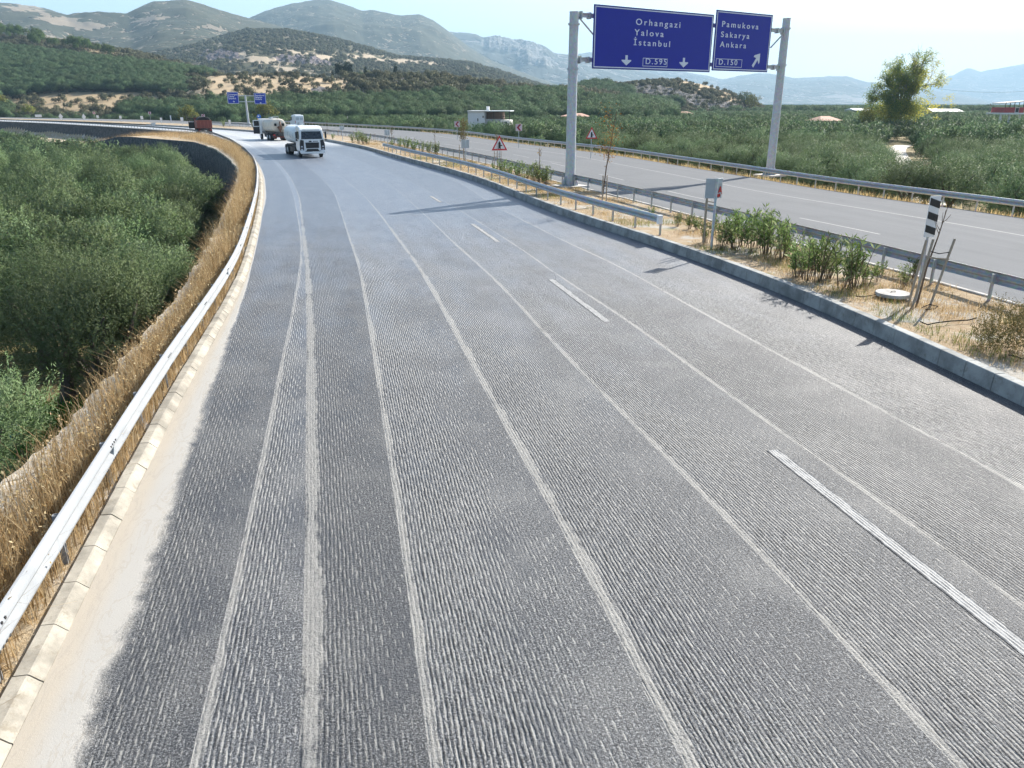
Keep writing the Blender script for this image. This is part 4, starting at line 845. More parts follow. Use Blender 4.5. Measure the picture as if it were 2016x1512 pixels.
# ---- the big plane tree
def plane_tree():
    x, y, z = PLX, PLY, -1.6; g = random.Random(5); root = empty('plane_tree', (x, y, z), 0, label='tall yellowing plane tree with bare top branches standing in the right orchard', cat='plane tree')
    m = MB(); ends = []
    def grow(p, d, ln, r, lv):
        q = [p]; dd = d.copy()
        for k in range(3):
            dd = (dd + Vector((g.uniform(-.2, .2), g.uniform(-.2, .2), g.uniform(-.05, .15)))).normalized(); q.append(q[-1] + dd * ln / 3)
        m.tube(q, [r, r * .85, r * .72, r * .6], 7 if lv < 2 else 5)
        if lv >= 2: ends.append((q[-1], lv)); ends.append((q[-2], lv))
        if lv == 1: ends.append((q[-1], lv))
        if lv < 4:
            for k in range(4 if lv == 0 else 3):
                a = g.uniform(0, 6.28); sp = g.uniform(.5, .95) if lv else g.uniform(.55, 1.1); side = dd.orthogonal().normalized(); side.rotate(Matrix.Rotation(a, 3, dd))
                nd = (dd * math.cos(sp) + side * math.sin(sp) + Vector((0, 0, .12))).normalized(); grow(q[-1] if k < 2 else q[-2], nd, ln * g.uniform(.62, .82), r * .55, lv + 1)
    grow(Vector((0, 0, 0)), Vector((0.04, 0, 1)), 5.4, .62, 0)
    for k, (dx, dy, l) in enumerate([(-.25, .1, 5.0), (.12, -.1, 6.4), (.5, .2, 4.8), (-.5, -.2, 4.5), (.3, .3, 5.5)]):
        grow(Vector((0, 0, 4.5 + k * .5)), Vector((dx, dy, 1)).normalized(), l, .3, 1)
    top = max(p.z for p, _ in ends); wid = max(abs(p.x) for p, _ in ends); sz = 18.6 / top; sx = 8.0 / wid
    m.v = [(v[0] * sx, v[1] * sx, v[2] * sz) for v in m.v]; m.build('trunk', M['barkpale'], root)
    E = np.array([(p.x * sx, p.y * sx, p.z * sz) for p, _ in ends]); gg = np.random.default_rng(3)
    dens = np.clip(1.25 - (E[:, 2] / 18.6) ** 2 * 1.15, .06, 1); low = E[(E[:, 2] < 11)]
    E2 = np.concatenate([E[gg.uniform(0, 1, len(E)) < dens], low * np.array([1.08, 1.08, .62]) + gg.normal(size=low.shape) * .9 + np.array([.6, 0, -.3])]); E2[:, 2] = np.maximum(E2[:, 2], 1.6)
    nl = 46; n = len(E2) * nl; ci = np.repeat(np.arange(len(E2)), nl); c = E2[ci] + gg.normal(size=(n, 3)) * np.array([.46, .46, .34])
    d = unit(gg.normal(size=(n, 3)) + np.array([0, 0, -.25])); q = leaf_quads(c, d, unit(gg.normal(size=(n, 3))), gg.uniform(.14, .30, n), gg.uniform(.12, .26, n))
    cl = gg.uniform(0, 1, len(E2)); yl = np.clip(.42 + .05 * E2[:, 0] - .03 * (E2[:, 2] - 7) + (cl - .5) * .8, 0, 1)
    r = np.clip(yl[ci] * .8 + gg.uniform(-.2, .3, n), 0, 1)
    link('crown', np_mesh('crown', q, np.arange(n * 4).reshape(-1, 4), M['planeleaf'], {'rnd': np.repeat(r, 4)}), root)
plane_tree()

# ---- oleanders
def oleander_mesh(seed, h, spread, stems):
    g = np.random.default_rng(seed); B = []; D = []; Nn = []; Ln = []; Rr = []; m = MB()
    for s in range(stems):
        a = g.uniform(0, 6.28); r0 = g.uniform(0, spread * .4); lean = g.uniform(.04, .3); L_ = h * g.uniform(.6, 1.05)
        p0 = np.array([math.cos(a) * r0, math.sin(a) * r0, 0]); d = unit(np.array([math.cos(a) * lean, math.sin(a) * lean, 1.0])); pt = [p0 + d * L_ * t + np.array([math.cos(a), math.sin(a), 0]) * .12 * t * t for t in (0, .4, .75, 1)]
        m.tube(pt, [.012, .010, .008, .004], 4); k = 25
        t = g.uniform(.22, 1, k) ** .8; b = p0 + d * (L_ * t)[:, None] + np.array([math.cos(a), math.sin(a), 0]) * (.12 * t * t)[:, None]
        out = unit(g.normal(size=(k, 3)) * np.array([1, 1, .3])); dd = unit(out + d * g.uniform(.3, 1.3, (k, 1)))
        B.append(b); D.append(dd); Nn.append(unit(np.cross(dd, out + np.array([.1, .2, .5])))); Ln.append(g.uniform(.13, .23, k)); Rr.append(np.clip(g.uniform(0, .8, k) + (g.uniform() < .3) * .3, 0, 1))
    B, D, Nn, Ln, Rr = map(np.concatenate, (B, D, Nn, Ln, Rr)); q = leaf_quads(B, D, unit(Nn + NR.normal(size=Nn.shape) * .4), Ln, Ln * .21)
    f = np_mesh('foliage', q, np.arange(len(q) * 4).reshape(-1, 4), M['oleander'], {'rnd': np.repeat(Rr, 4)}); o = m.build('stems', M['twig']); st = o.data; bpy.data.objects.remove(o); return f, st
OLE = [oleander_mesh(300 + k, 1.18, .42, 9 + 2 * k) for k in range(4)]
def medz(x, y): return .27
OLE_L = {'a': ('leafy oleander bush in the clump beside the twin grey sign backs', 'oleanders by the twin sign backs'), 'b': ('oleander bush between the gantry leg and the side-road warning sign', 'oleanders by the gantry leg'), 'c': ('oleander bush behind the short median guardrail', 'oleanders behind the short guardrail'), 'd': ('oleander bush at the far start of the short median guardrail', 'oleanders at the far end of the median')}
def oleander(px, py, s, key, k):
    x, y = G(px, py, .26); o = empty('oleander_bush', (x, y, .22), rnd.uniform(0, 6.28), label=OLE_L[key][0], cat='bush', group=OLE_L[key][1]); o.scale = (s * rnd.uniform(.9, 1.15), s, s * rnd.uniform(.9, 1.1))
    link('foliage', OLE[k % 4][0], o); link('stems', OLE[k % 4][1], o)
for k, q in enumerate([(1392, 478, .8), (1418, 490, .9), (1432, 480, 1.0), (1448, 492, 1.0), (1462, 484, 1.1), (1478, 496, 1.1), (1492, 488, 1.1), (1508, 500, 1.1), (1524, 500, 1.0), (1538, 512, 1.05), (1552, 506, .9), (1572, 545, .95), (1590, 552, 1.1), (1612, 556, 1.1), (1602, 530, .9), (1630, 548, .85), (1660, 568, 1.05), (1682, 570, 1.1), (1668, 545, .7), (1706, 560, .6), (1728, 552, .55), (1780, 563, .5), (1796, 545, .55)]): oleander(*q, 'a', k)
for k, q in enumerate([(975, 340, .75), (990, 345, .9), (1004, 349, 1.0), (1020, 350, 1.0), (1036, 357, 1.05), (1050, 360, 1.1), (1064, 362, 1.1), (1074, 363, 1.0), (1282, 425, .4), (1333, 445, .45), (1356, 450, .5), (1372, 452, .5)]): oleander(*q, 'b' if q[0] < 1100 else 'a', k)
for k, q in enumerate([(772, 291, .9), (786, 294, 1.0), (800, 297, 1.1), (815, 299, 1.1), (830, 301, 1.1), (845, 304, 1.1), (858, 306, 1.0)]): oleander(*q, 'c', k)
for k, q in enumerate([(696, 282, 1.2), (706, 283, 1.3), (716, 284, 1.2), (724, 285, 1.0), (500, 254, 1.2), (440, 249.5, 1.2), (655, 274, .7)]): oleander(*q, 'd', k)
# dry shrub at the right edge of the median
def shrub(x, y, z, s, label):
    o = empty('dry_shrub', (x, y, z), 0, label=label, cat='shrub'); me = crown_mesh('foliage', M['dryleaf'], 411, .75, .6, 22, 34, 8, .35, .06, .022, .8, .45); o.scale = (s, s, s); link('foliage', me, o)
shrub(*G(1990, 690, .26), .2, .85, 'olive-brown dry shrub at the right edge of the photo on the median')

# ---- grass (stuff)
def grass(name, label, pts, z, hmin, hmax, wd, mat, lean=.5, seed=1, hfun=None):
    g = np.random.default_rng(seed); n = len(pts); h = g.uniform(hmin, hmax, n) * (hfun if hfun is not None else 1); a = g.uniform(0, 6.28, n); l = np.abs(g.normal(0, lean, n)) * h
    b = np.stack([pts[:, 0], pts[:, 1], z], 1); d = np.stack([np.cos(a), np.sin(a), 0 * a], 1); s = np.stack([-np.sin(a), np.cos(a), 0 * a], 1) * (wd * g.uniform(.6, 1.4, n))[:, None]
    up = np.array([0, 0, 1.0]); m = b + d * (l * .35)[:, None] + up * (h * .6)[:, None]; t = b + d * l[:, None] + up * (h * g.uniform(.8, 1.0, n))[:, None]
    V = np.stack([b - s, b + s, m + s * .75, t + s * .25, t - s * .25, m - s * .75], 1); i = np.arange(n)[:, None] * 6
    Fq = np.concatenate([np.concatenate([i, i + 1, i + 2, i + 5], 1), np.concatenate([i + 5, i + 2, i + 3, i + 4], 1)])
    r = np.clip(g.beta(2, 2, n), 0, 1)
    return link(name, np_mesh(name, V, Fq, mat, {'rnd': np.repeat(r, 6)}), kind='stuff', label=label)
def strip_pts(P, Z, n, seed, dens, fr=(0, 1), ymax=None, falloff=1.6):
    g = np.random.default_rng(seed); nr, nc = Z.shape; s = np.concatenate([[0], np.cumsum(np.linalg.norm(np.diff(P[:, nc // 2], axis=0), axis=1))])
    sm = s[-1] if ymax is None else min(ymax, s[-1]); t = sm * g.uniform(0, 1, n) ** falloff; i = np.clip(np.searchsorted(s, t) - 1, 0, nr - 2); f = (t - s[i]) / (s[i + 1] - s[i])
    c = g.uniform(fr[0], fr[1], n) * (nc - 1.001); j = c.astype(int); fc = c - j
    bl = lambda A: (A[i, j].T * (1 - f) * (1 - fc) + A[i + 1, j].T * f * (1 - fc) + A[i, j + 1].T * (1 - f) * fc + A[i + 1, j + 1].T * f * fc).T
    p = bl(P); z = bl(Z); k = g.uniform(0, 1, n) < dens(p[:, 0], p[:, 1], c / (nc - 1)); return p[k], z[k], (c / (nc - 1))[k], t[k]
p, z, c, t_ = strip_pts(VPp, VZ, 150000, 1, lambda x, y, c: np.clip(.15 + 1.5 * sstep(.12, .5, c) * sstep(.30, .55, fbm(x * .55, y * .4, 4, 2)), 0, 1), (.0, .97), 210, 1.7)
hf = (.45 + .75 * np.sin(np.pi * np.clip(c * .8 + .16, 0, 1)) ** .8) * (.55 + .9 * vnoise(p[:, 0] * .7, p[:, 1] * .5, 4))
grass('dry_grass', 'tall golden dry grass along the left verge', p, z - .02, .3, .85, .0045, M['drygrass'], .45, 1, hf)
g_ = np.random.default_rng(31); q = np.stack([DX + g_.normal(.2, 1.0, 5200), DY + g_.normal(.9, .9, 5200)], 1); q = q[np.hypot(q[:, 0] - DX * .985, q[:, 1] - DY * .985) > .42]
grass('green_weeds', 'bright green weeds growing round the teal drum', q, np.full(len(q), -4.6), .12, .55, .016, M['weed'], .7, 32)
# seed heads on the dry weeds
kk = np.random.default_rng(8).uniform(0, 1, len(p)) < .16; q = p[kk]; zz = z[kk]; hh = hf[kk]; g_ = np.random.default_rng(9); n = len(q)
cpt = np.stack([q[:, 0] + g_.normal(0, .08, n), q[:, 1] + g_.normal(0, .08, n), zz + hh * g_.uniform(.35, .75, n)], 1); sl = leaf_quads(cpt, unit(g_.normal(size=(n, 3))), unit(g_.normal(size=(n, 3))), g_.uniform(.03, .06, n), g_.uniform(.02, .04, n))
link('weed_seed_heads', np_mesh('weed_seed_heads', sl, np.arange(n * 4).reshape(-1, 4), M['drygrass'], {'rnd': np.repeat(g_.uniform(.2, 1, n), 4)}), kind='stuff', label='seed heads of the dry weeds on the left verge')
p, z, c, t_ = strip_pts(MP, MZ, 170000, 2, lambda x, y, c: np.clip(sstep(.36, .6, fbm(x * .5, y * .5, 4, 12)) * (.35 + .65 * sstep(.08, .3, c)), 0, 1), (.03, .98), 120, 1.5)
grass('dry_grass', 'short dry grass on the median', p, z - .01, .05, .2, .004, M['drygrass'], .8, 3)
p, z, c, t_ = strip_pts(MP, MZ, 70000, 4, lambda x, y, c: sstep(.56, .70, fbm(x * .45 + 30, y * .45, 4, 17)), (.05, .95), 90, 1.5)
grass('green_grass', 'patches of green weeds on the median', p, z - .01, .05, .22, .005, M['greengrass'], .7, 5)
p, z, c, t_ = strip_pts(FP, FZ, 110000, 6, lambda x, y, c: np.clip(.1 + sstep(.36, .6, fbm(x * .3, y * .3, 4, 22)), 0, 1), (.06, .98), 170, 1.3)
grass('dry_grass', 'dry grass on the bank beyond the far guardrail', p, z - .02, .15, .6, .008, M['drygrass'], .5, 7)

# ================================================================== SIGNS
def text_mesh(name, body, size, mat, parent, loc, spacing=1.0, align='LEFT', depth=.006, bold=.0, xs=1.0):
    """lettering in the parent's x-z plane facing -y"""
    cu = bpy.data.curves.new(name, 'FONT'); cu.body = body; cu.size = size; cu.space_character = spacing; cu.align_x = align; cu.align_y = 'BOTTOM_BASELINE'; cu.extrude = depth; cu.offset = bold
    o = bpy.data.objects.new(name, cu); COL.objects.link(o); dg = bpy.context.evaluated_depsgraph_get(); me = bpy.data.meshes.new_from_object(o.evaluated_get(dg)); COL.objects.unlink(o); bpy.data.objects.remove(o)
    me.materials.clear(); me.materials.append(mat); q = link(name, me, parent); q.location = loc; q.rotation_euler = (R(90), 0, 0); q.scale = (xs, 1, 1); return q
def frame_prism(m, x0, x1, z0, z1, t, y0, y1):
    for a, b, c, d in ((x0, x1, z1 - t, z1), (x0, x1, z0, z0 + t), (x0, x0 + t, z0 + t, z1 - t), (x1 - t, x1, z0 + t, z1 - t)): m.box(((a + b) / 2, (y0 + y1) / 2, (c + d) / 2), (b - a, y1 - y0, d - c))
ARROW_DOWN = [(-.06, .5), (-.06, .16), (-.33, .28), (-.33, .17), (0, -.1), (.33, .17), (.33, .28), (.06, .16), (.06, .5)]
def arrow(m, cx, cz, s, ang, y0, y1):
    c, sn = math.cos(ang), math.sin(ang); m.prism([(cx + s * (x * c - z * sn), cz + s * (x * sn + z * c)) for x, z in ARROW_DOWN], y0, y1, 'y')
def make_gantry():
    b0 = Vector(G(1122, 365, .3)); b1 = Vector(G(1515, 345, .0)); e = (b1 - b0); LEN = e.length; e.normalize(); nrm = Vector((e.y, -e.x)); ang = math.atan2(e.y, e.x)
    root = empty('sign_gantry', (b0.x, b0.y, .28), ang, label='big steel sign gantry with two blue direction boards spanning the opposite carriageway', cat='road sign gantry')
    def sz(px, py, off):                              # photo pixel on the board plane -> local (x, z)
        d = ray(px, py); P0 = b0 + nrm * off; det = -d[0] * e.y + d[1] * e.x
        k = (-P0.x * e.y + P0.y * e.x) / det; p = Vector((k * d[0], k * d[1])) - P0; return p.dot(e), CAMH + k * d[2] - .28
    for i, x in enumerate((0, LEN)):
        zt = sz(1130, 24, 0)[1] if i == 0 else sz(1550, 37, 0)[1]; zb = 0 if i == 0 else -.25
        m = MB(); m.cone((x, 0, zb + .02), (x, 0, zt), .31, .265, 24); m.cone((x, 0, zt), (x, 0, zt + .03), .275, .275, 24); pole = m.build('pole', M['galv'], root, smooth=True)
        m = MB(); m.cone((x, 0, zb), (x, 0, zb + .05), .52, .52, 20)
        for k in range(8):
            a = k * math.pi / 4; c, s = math.cos(a), math.sin(a); m.prism([(.28, zb + .05), (.5, zb + .05), (.5, zb + .16), (.31, zb + .62), (.28, zb + .62)], -.012, .012, 'y')
            for q in range(len(m.v) - 10, len(m.v)): v = m.v[q]; m.v[q] = (x + v[0] * c - v[1] * s, v[0] * s + v[1] * c, v[2])
        for k in range(8):
            a = (k + .5) * math.pi / 4; m.cone((x + .43 * math.cos(a), .43 * math.sin(a), zb + .05), (x + .43 * math.cos(a), .43 * math.sin(a), zb + .13), .03, .03, 6)
        m.build('base_flange', M['galv'], pole)
        MB().box((x, 0, zb - .03), (1.7, 1.7, .12)).build('footing', M['concrete'], root)
        for zz in (zt - .62, zt - .75 - 2.25): MB().cone((x, 0, zz - .05), (x, 0, zz + .05), .34, .34, 20).build('clamp_ring', M['galv'], pole)
    BO = .48
    c1 = [sz(*q, BO) for q in ((1170, 15), (1407, 23), (1396, 139.5), (1166, 138))]; c2 = [sz(*q, BO) for q in ((1412.5, 24), (1523.6, 25.4), (1508.6, 140.5), (1400, 140.5))]
    B1 = ((c1[0][0] + c1[3][0]) / 2, (c1[1][0] + c1[2][0]) / 2, (c1[2][1] + c1[3][1]) / 2, (c1[0][1] + c1[1][1]) / 2); B2 = ((c2[0][0] + c2[3][0]) / 2, (c2[1][0] + c2[2][0]) / 2, (c2[2][1] + c2[3][1]) / 2, (c2[0][1] + c2[1][1]) / 2)
    print('BOARDS', c1, c2, LEN)
    zt = B1[3]; zb = B1[2]; z1 = zb + (zt - zb) * .83; z2 = zb + (zt - zb) * .14
    for zz in (z1, z2):
        m = MB(); m.box((LEN / 2, -.05, zz), (LEN - .5, .16, .2)); m.box((LEN / 2, -.16, zz + .1), (LEN - .9, .06, .05)); m.build('beam', M['galv'], root)
        for x, s in ((.28, 1), (LEN - .28, -1)): m = MB(); m.box((x + s * .12, -.06, zz), (.08, .34, .42)); m.box((x + s * .75, -.08, zz), (.12, .3, .34)); m.build('bracket', M['galv'], root)
    for x, s in ((.3, 1), (LEN - .3, -1)): MB().cone((x, -.1, z1 - .15), (x + s * 1.25, -.1, z1 - 1.1), .05, .05, 8).build('brace', M['galv'], root)
    yb = -BO
    for B, texts, num, arrows in ((B1, [('Orhangazi', .325, .735), ('Yalova', .32, .565), ('İstanbul', .315, .405)], ('D.595', .40, .115, .21), [(.265, .155, 0), (.755, .155, 0)]), (B2, [('Pamukova', .10, .735), ('Sakarya', .10, .565), ('Ankara', .10, .400)], ('D.150', .055, .115, .46), [(.77, .2, R(135 + 8))])):
        x0, x1, z0, z3 = B; W = x1 - x0; H = z3 - z0
        m = MB(); m.box(((x0 + x1) / 2, yb + .02, (z0 + z3) / 2), (W, .05, H)); bd = m.build('sign_board', M['blue'], root)
        m = MB(); frame_prism(m, x0, x1, z0, z3, .035, yb - .012, yb - .004); m.build('rim', M['navy'], bd)
        m = MB(); frame_prism(m, x0 + .075, x1 - .075, z0 + .075, z3 - .075, .055, yb - .016, yb - .005); m.build('border', M['letters'], bd)
        m = MB()
        for k in range(1, 7): m.box(((x0 + x1) / 2, yb + .075, z0 + H * k / 7), (W * .96, .06, .05))
        m.build('stiffener', M['alu'], bd)
        for tx, fx, fz in texts: text_mesh('lettering', tx, .48, M['letters'], bd, (x0 + W * fx, yb - .012, z0 + H * fz), 1.42, bold=.004, xs=1.36)
        tx, fx, fz, fw = num; text_mesh('route_number', tx, .46, M['letters'], bd, (x0 + W * (fx + .02 * fw / .21), yb - .012, z0 + H * (fz - .01)), 1.3, bold=.003, xs=1.32)
        m = MB(); frame_prism(m, x0 + W * fx, x0 + W * (fx + fw), z0 + H * .065, z0 + H * .205, .03, yb - .014, yb - .005); m.build('route_frame', M['letters'], bd)
        for ax, az, an in arrows:
            m = MB(); 
            if an == 0: m.prism([(x0 + W * ax + q[0] * .92, z0 + H * az + (q[1] - .2) * .78) for q in [(-.10, .55), (-.10, .22), (-.42, .22), (-.42, .15), (0, -.18), (.42, .15), (.42, .22), (.10, .22), (.10, .55)]], yb - .014, yb - .005, 'y')
            else:
                cx, cz = x0 + W * ax, z0 + H * az; d = Vector((.62, .78)); pn = Vector((.78, -.62))
                pts = [d * -.5 + pn * .10, d * .12 + pn * .10, d * .0 + pn * .36, d * .14 + pn * .36, d * .58, d * .14 - pn * .36, d * .0 - pn * .36, d * .12 - pn * .10, d * -.5 - pn * .10]
                m.prism([(cx + p.x, cz + p.y) for p in pts], yb - .014, yb - .005, 'y')
            m.build('arrow', M['letters'], bd)
make_gantry()
def make_tsign():
    x, y = G(490, 247, .25); root = empty('road_sign_mast', (x, y, .25), R(-4), label='distant T-shaped sign mast with a blue direction board on each arm', cat='road sign')
    p0 = AT(490, 247, y); t = AT(485, 187, y); zt = t[2] - .25
    MB().cone((0, 0, 0), (-.1, 0, zt), .26, .2, 14).build('pole', M['galv'], root, smooth=True); MB().box((0, 0, .25), (.7, .7, .5)).build('base_plate', M['galv'], root)
    for py in (188.5, 200): z = AT(485, py, y)[2] - .25; MB().box((-.1, 0, z), (6.4, .14, .16)).build('arm', M['galv'], root)
    for (a, b, c, d), tx, arr in (((446, 181, 471.3, 204), ['Orhangazi', 'Yalova', 'İstanbul'], 0), ((500.5, 183, 526, 205), ['Pamukova', 'Sakarya', 'Ankara'], 1)):
        A = AT(a, b, y); B = AT(c, d, y); x0, x1, z0, z1 = A[0] - x, B[0] - x, B[2] - .25, A[2] - .25; W, H = x1 - x0, z1 - z0
        bd = MB().box(((x0 + x1) / 2, -.2, (z0 + z1) / 2), (W, .06, H)).build('sign_board', M['blue2'], root)
        m = MB(); frame_prism(m, x0 + .02, x1 - .02, z0 + .02, z1 - .02, .08, -.25, -.235); m.build('border', M['letters'], bd)
        for k, s in enumerate(tx): text_mesh('lettering', s, .5, M['letters'], bd, (x0 + W * .09, -.245, z0 + H * (.72 - .17 * k)), 1.1, bold=.012)
        m = MB(); arrow(m, x0 + W * .55, z0 + H * .13, .7, 0 if not arr else R(135), -.25, -.235); m.build('arrow', M['letters'], bd)
make_tsign()
def tri_sign(px, pyb, ptop, wpx, label, z):
    x, y = G(px, pyb, z); root = empty('warning_sign', (x, y, z), R(10), label=label, cat='warning sign', group='triangular side-road warning signs')
    T = AT(px, ptop[0], y); Bt = AT(px, ptop[1], y); h = T[2] - Bt[2]; zb = Bt[2] - z; zc = y * .94 + 1.7; W = wpx / F * zc
    MB().cone((0, .05, 0), (0, .05, zb + h * .8), .035, .035, 10).build('post', M['alu'], root)
    def tri(s, dz): cz = zb + h * .36; return [(-W / 2 * s, cz - h * .36 * s), (W / 2 * s, cz - h * .36 * s), (0, cz + h * .64 * s)]
    MB().prism(tri(1, 0), -.01, .02, 'y').build('red_border', M['red'], root); MB().prism(tri(.72, 0), -.018, -.012, 'y').build('sign_face', M['whitesign'], root)
    s = W; c = zb + h * .30; m = MB(); m.prism([(-.075 * s, c - .2 * s), (0, c - .15 * s), (.075 * s, c - .2 * s), (.075 * s, c + .17 * s), (.02 * s, c + .27 * s), (-.02 * s, c + .27 * s), (-.075 * s, c + .17 * s)], -.026, -.02, 'y'); m.box((.125 * s, -.023, c + .02 * s), (.11 * s, .006, .06 * s)); m.build('symbol', M['black'], root)
tri_sign(983.5, 330, (266, 296), 31, 'red and white side-road warning triangle on the median behind a staked sapling', .25)
tri_sign(1163, 316, (250, 273), 23.5, 'smaller side-road warning triangle beyond the far guardrail right of the gantry leg', -.1)
def chevron(px, py, s, zg, Y, label):
    x, _, zc = AT(px, py, Y); root = empty('chevron_sign', (x, Y, zg), R(12), label=label, cat='chevron sign', group='chevron signs on the far bend'); z = zc - zg
    MB().cone((0, .04, 0), (0, .04, z), .035, .035, 8).build('post', M['alu'], root); MB().box((0, 0, z), (s, .03, s)).build('sign_face', M['pink'], root)
    q = s / 2; MB().prism([(-.7 * q, z), (.1 * q, z + .9 * q), (.75 * q, z + .9 * q), (-.05 * q, z), (.75 * q, z - .9 * q), (.1 * q, z - .9 * q)], -.03, -.016, 'y').build('chevron', M['darkred'], root)
chevron(1021.5, 251, .78, -.6, 96, 'pale square chevron sign with a dark red arrow, right of the white house')
chevron(900, 244.5, .78, -.4, 118, 'pale square chevron sign with a dark red arrow, left of the white house')
for px, py, Y, lab in ((185, 222.3, 300, 'tiny chevron sign far left above the white diamond sign'), (294.5, 222.5, 255, 'tiny chevron sign over the far rail left of the round tree'), (400, 228, 215, 'tiny chevron sign just above the red truck')): chevron(px, py, .8, -.2, Y, lab)
def panel_sign(px, pyb, pt, wpx, label, z=.25, graffiti=False, two=True, mat='alu', grp='grey sign backs on the median'):
    x, y = G(px, pyb, z); zc = y * .94 + 1.7; root = empty('panel_sign', (x, y, z), R(14), label=label, cat='road sign', group=grp)
    T = AT(px, pt[0], y)[2] - z; Bt = AT(px, pt[1], y)[2] - z; W = wpx / F * zc / (2 if two else 1); h = T - Bt
    MB().cone((0, 0, -.1), (0, 0, T + .02), .042, .042, 10).build('post', M['galv'], root)
    sp = R(26)
    for sgn in ((-1, 1) if two else (0,)):
        m = MB(); m.box((sgn * W * .52, .055 + abs(sgn) * .07, Bt + h / 2), (W * (1.0 if two else 1), .02, h), (0, 0, sgn * sp if two else 0)); pn = m.build('panel', M[mat], root, bevel=.006)
        m = MB()
        for q in (.25, .75): m.box((sgn * W * .52, .03 + abs(sgn) * .07, Bt + h * q), (W * .8, .025, .035), (0, 0, sgn * sp if two else 0))
        m.build('rib', M[mat], pn)
    if graffiti:
        g = text_mesh('graffiti', 'A', .34, M['graffiti'], root, (W * .34, .075, Bt + h * .22), 1, bold=.014); g.rotation_euler = (R(90), 0, sp); MB().cone((W * .45, .085, Bt + h * .15), (W * .45, .075, Bt + h * .15), .07, .07, 12).build('paint_spot', M['graffiti'], root)
panel_sign(1400, 491, (352, 391), 36, 'twin grey sign backs with a sprayed red letter A on a median post', graffiti=True)
panel_sign(917.5, 322, (275, 292), 16, 'twin grey sign backs right of the short guardrail, beside a staked sapling')
panel_sign(763.5, 287, (256, 266.5), 10, 'pale twin sign backs at the start of the short guardrail')
panel_sign(675, 277.5, (247.5, 255.5), 9, 'small twin sign backs right of the white tanker truck')
# marker board
def marker():
    x, y = G(1817, 590, .26); root = empty('marker_board', (x, y, .24), R(17), label='black and white striped hazard marker board beside the staked sapling', cat='hazard marker'); z1 = AT(1835, 385, y)[2] - .24; z0 = AT(1826, 466, y)[2] - .24; xo = AT(1832, 430, y)[0] - x; W = .32; H = z1 - z0
    MB().cone((xo, .03, -.1), (xo, .03, z1 - .1), .03, .03, 10).build('post', M['galv'], root); MB().box((xo, 0, (z0 + z1) / 2), (W, .02, H)).build('board', M['whitesign'], root); m = MB()
    for k in range(3):
        a = z1 - H * (.04 + .325 * k); d = H * .10; t = H * .17; m.prism([(xo - W / 2 - .001, a), (xo + W / 2 + .001, a - d), (xo + W / 2 + .001, a - d - t), (xo - W / 2 - .001, a - t)], -.018, -.0105, 'y')
    m.build('stripes', M['black'], root)
marker()
# round sign + yellow chevron plate near the cream tanker
def keep_sign():
    x, y = G(513, 262, .25); root = empty('keep_side_sign', (x, y, .25), R(8), label='round blue arrow sign above a yellow chevron plate near the cream tanker', cat='road sign'); z = AT(513, 229.5, y)[2] - .25; z2 = AT(513.5, 237, y)[2] - .25
    MB().cone((0, .05, 0), (0, .05, z), .04, .04, 8).build('post', M['alu'], root); MB().cone((0, .02, z), (0, -.01, z), .36, .36, 24).build('sign_face', M['signblue'], root); m = MB(); arrow(m, .0, z, .55, R(45), -.03, -.015); m.build('arrow', M['whitesign'], root)
    pl = MB().box((0.05, 0, z2), (.66, .03, .62)).build('plate', M['yellow'], root); m = MB()
    for dz in (0, -.22): m.prism([(-.28, z2 - .05 + dz), (.05, z2 + .22 + dz), (.38, z2 - .05 + dz), (.38, z2 - .16 + dz), (.05, z2 + .1 + dz), (-.28, z2 - .16 + dz)], -.03, -.016, 'y')
    m.build('chevron', M['black'], pl)
keep_sign()
# small white boards along the far left bend
def small_board(px, pyb, py, w, h, Y, label, diamond=False):
    x, _, zc = AT(px, py, Y); root = empty('delineator_sign', (x, Y, .3), R(30), label=label, cat='road sign', group='small white signs along the left bend'); z = zc - .3
    MB().cone((0, .03, -.1), (0, .03, z + h * .4), .04, .04, 8).build('post', M['alu'], root)
    if diamond: MB().prism([(-w / 2, z), (0, z - h / 2), (w / 2, z), (0, z + h / 2)], -.01, .02, 'y').build('panel', M['whitesign'], root)
    else: MB().box((0, 0, z), (w, .03, h)).build('panel', M['whitesign'], root)
for px, py, w, h, Y, lab, dm in [(75.5, 228, 1.9, .75, 268, 'small white plate sign at the far left end of the road', 0), (119.5, 229.5, 1.3, 2.0, 262, 'left one of two tall white diamond signs on the far bend', 1), (165, 230, 1.1, 2.0, 250, 'right one of two tall white diamond signs on the far bend', 1), (192, 229.5, .65, .7, 240, 'small white board just right of the diamond signs', 0), (237, 230.5, .6, .75, 228, 'small white board between the diamond signs and the triangle back', 0), (279, 231.5, .65, .8, 215, 'small white board above the triangle sign back', 0), (336, 232, .3, 1.3, 235, 'thin white marker under the round green tree', 0), (358, 234.5, .65, .8, 196, 'small white board left of the red truck', 0), (317, 234, .5, .6, 205, 'grey board right of the triangle sign back', 0), (452, 240, .5, .9, 183, 'grey board between the red truck and the sign mast', 0)]: small_board(px, 0, py, w, h, Y, lab, dm)
def yield_back():
    Y = 170; x, _, z = AT(302, 246, Y); root = empty('yield_sign', (x, Y, .1), R(25), label='back of a grey downward triangle sign at the left road edge', cat='road sign'); z -= .1
    MB().cone((0, .04, -.2), (0, .04, z), .04, .04, 8).build('post', M['alu'], root); MB().prism([(-.55, z + .45), (.55, z + .45), (0, z - .5)], -.02, .01, 'y').build('panel', M['alu'], root)
yield_back()

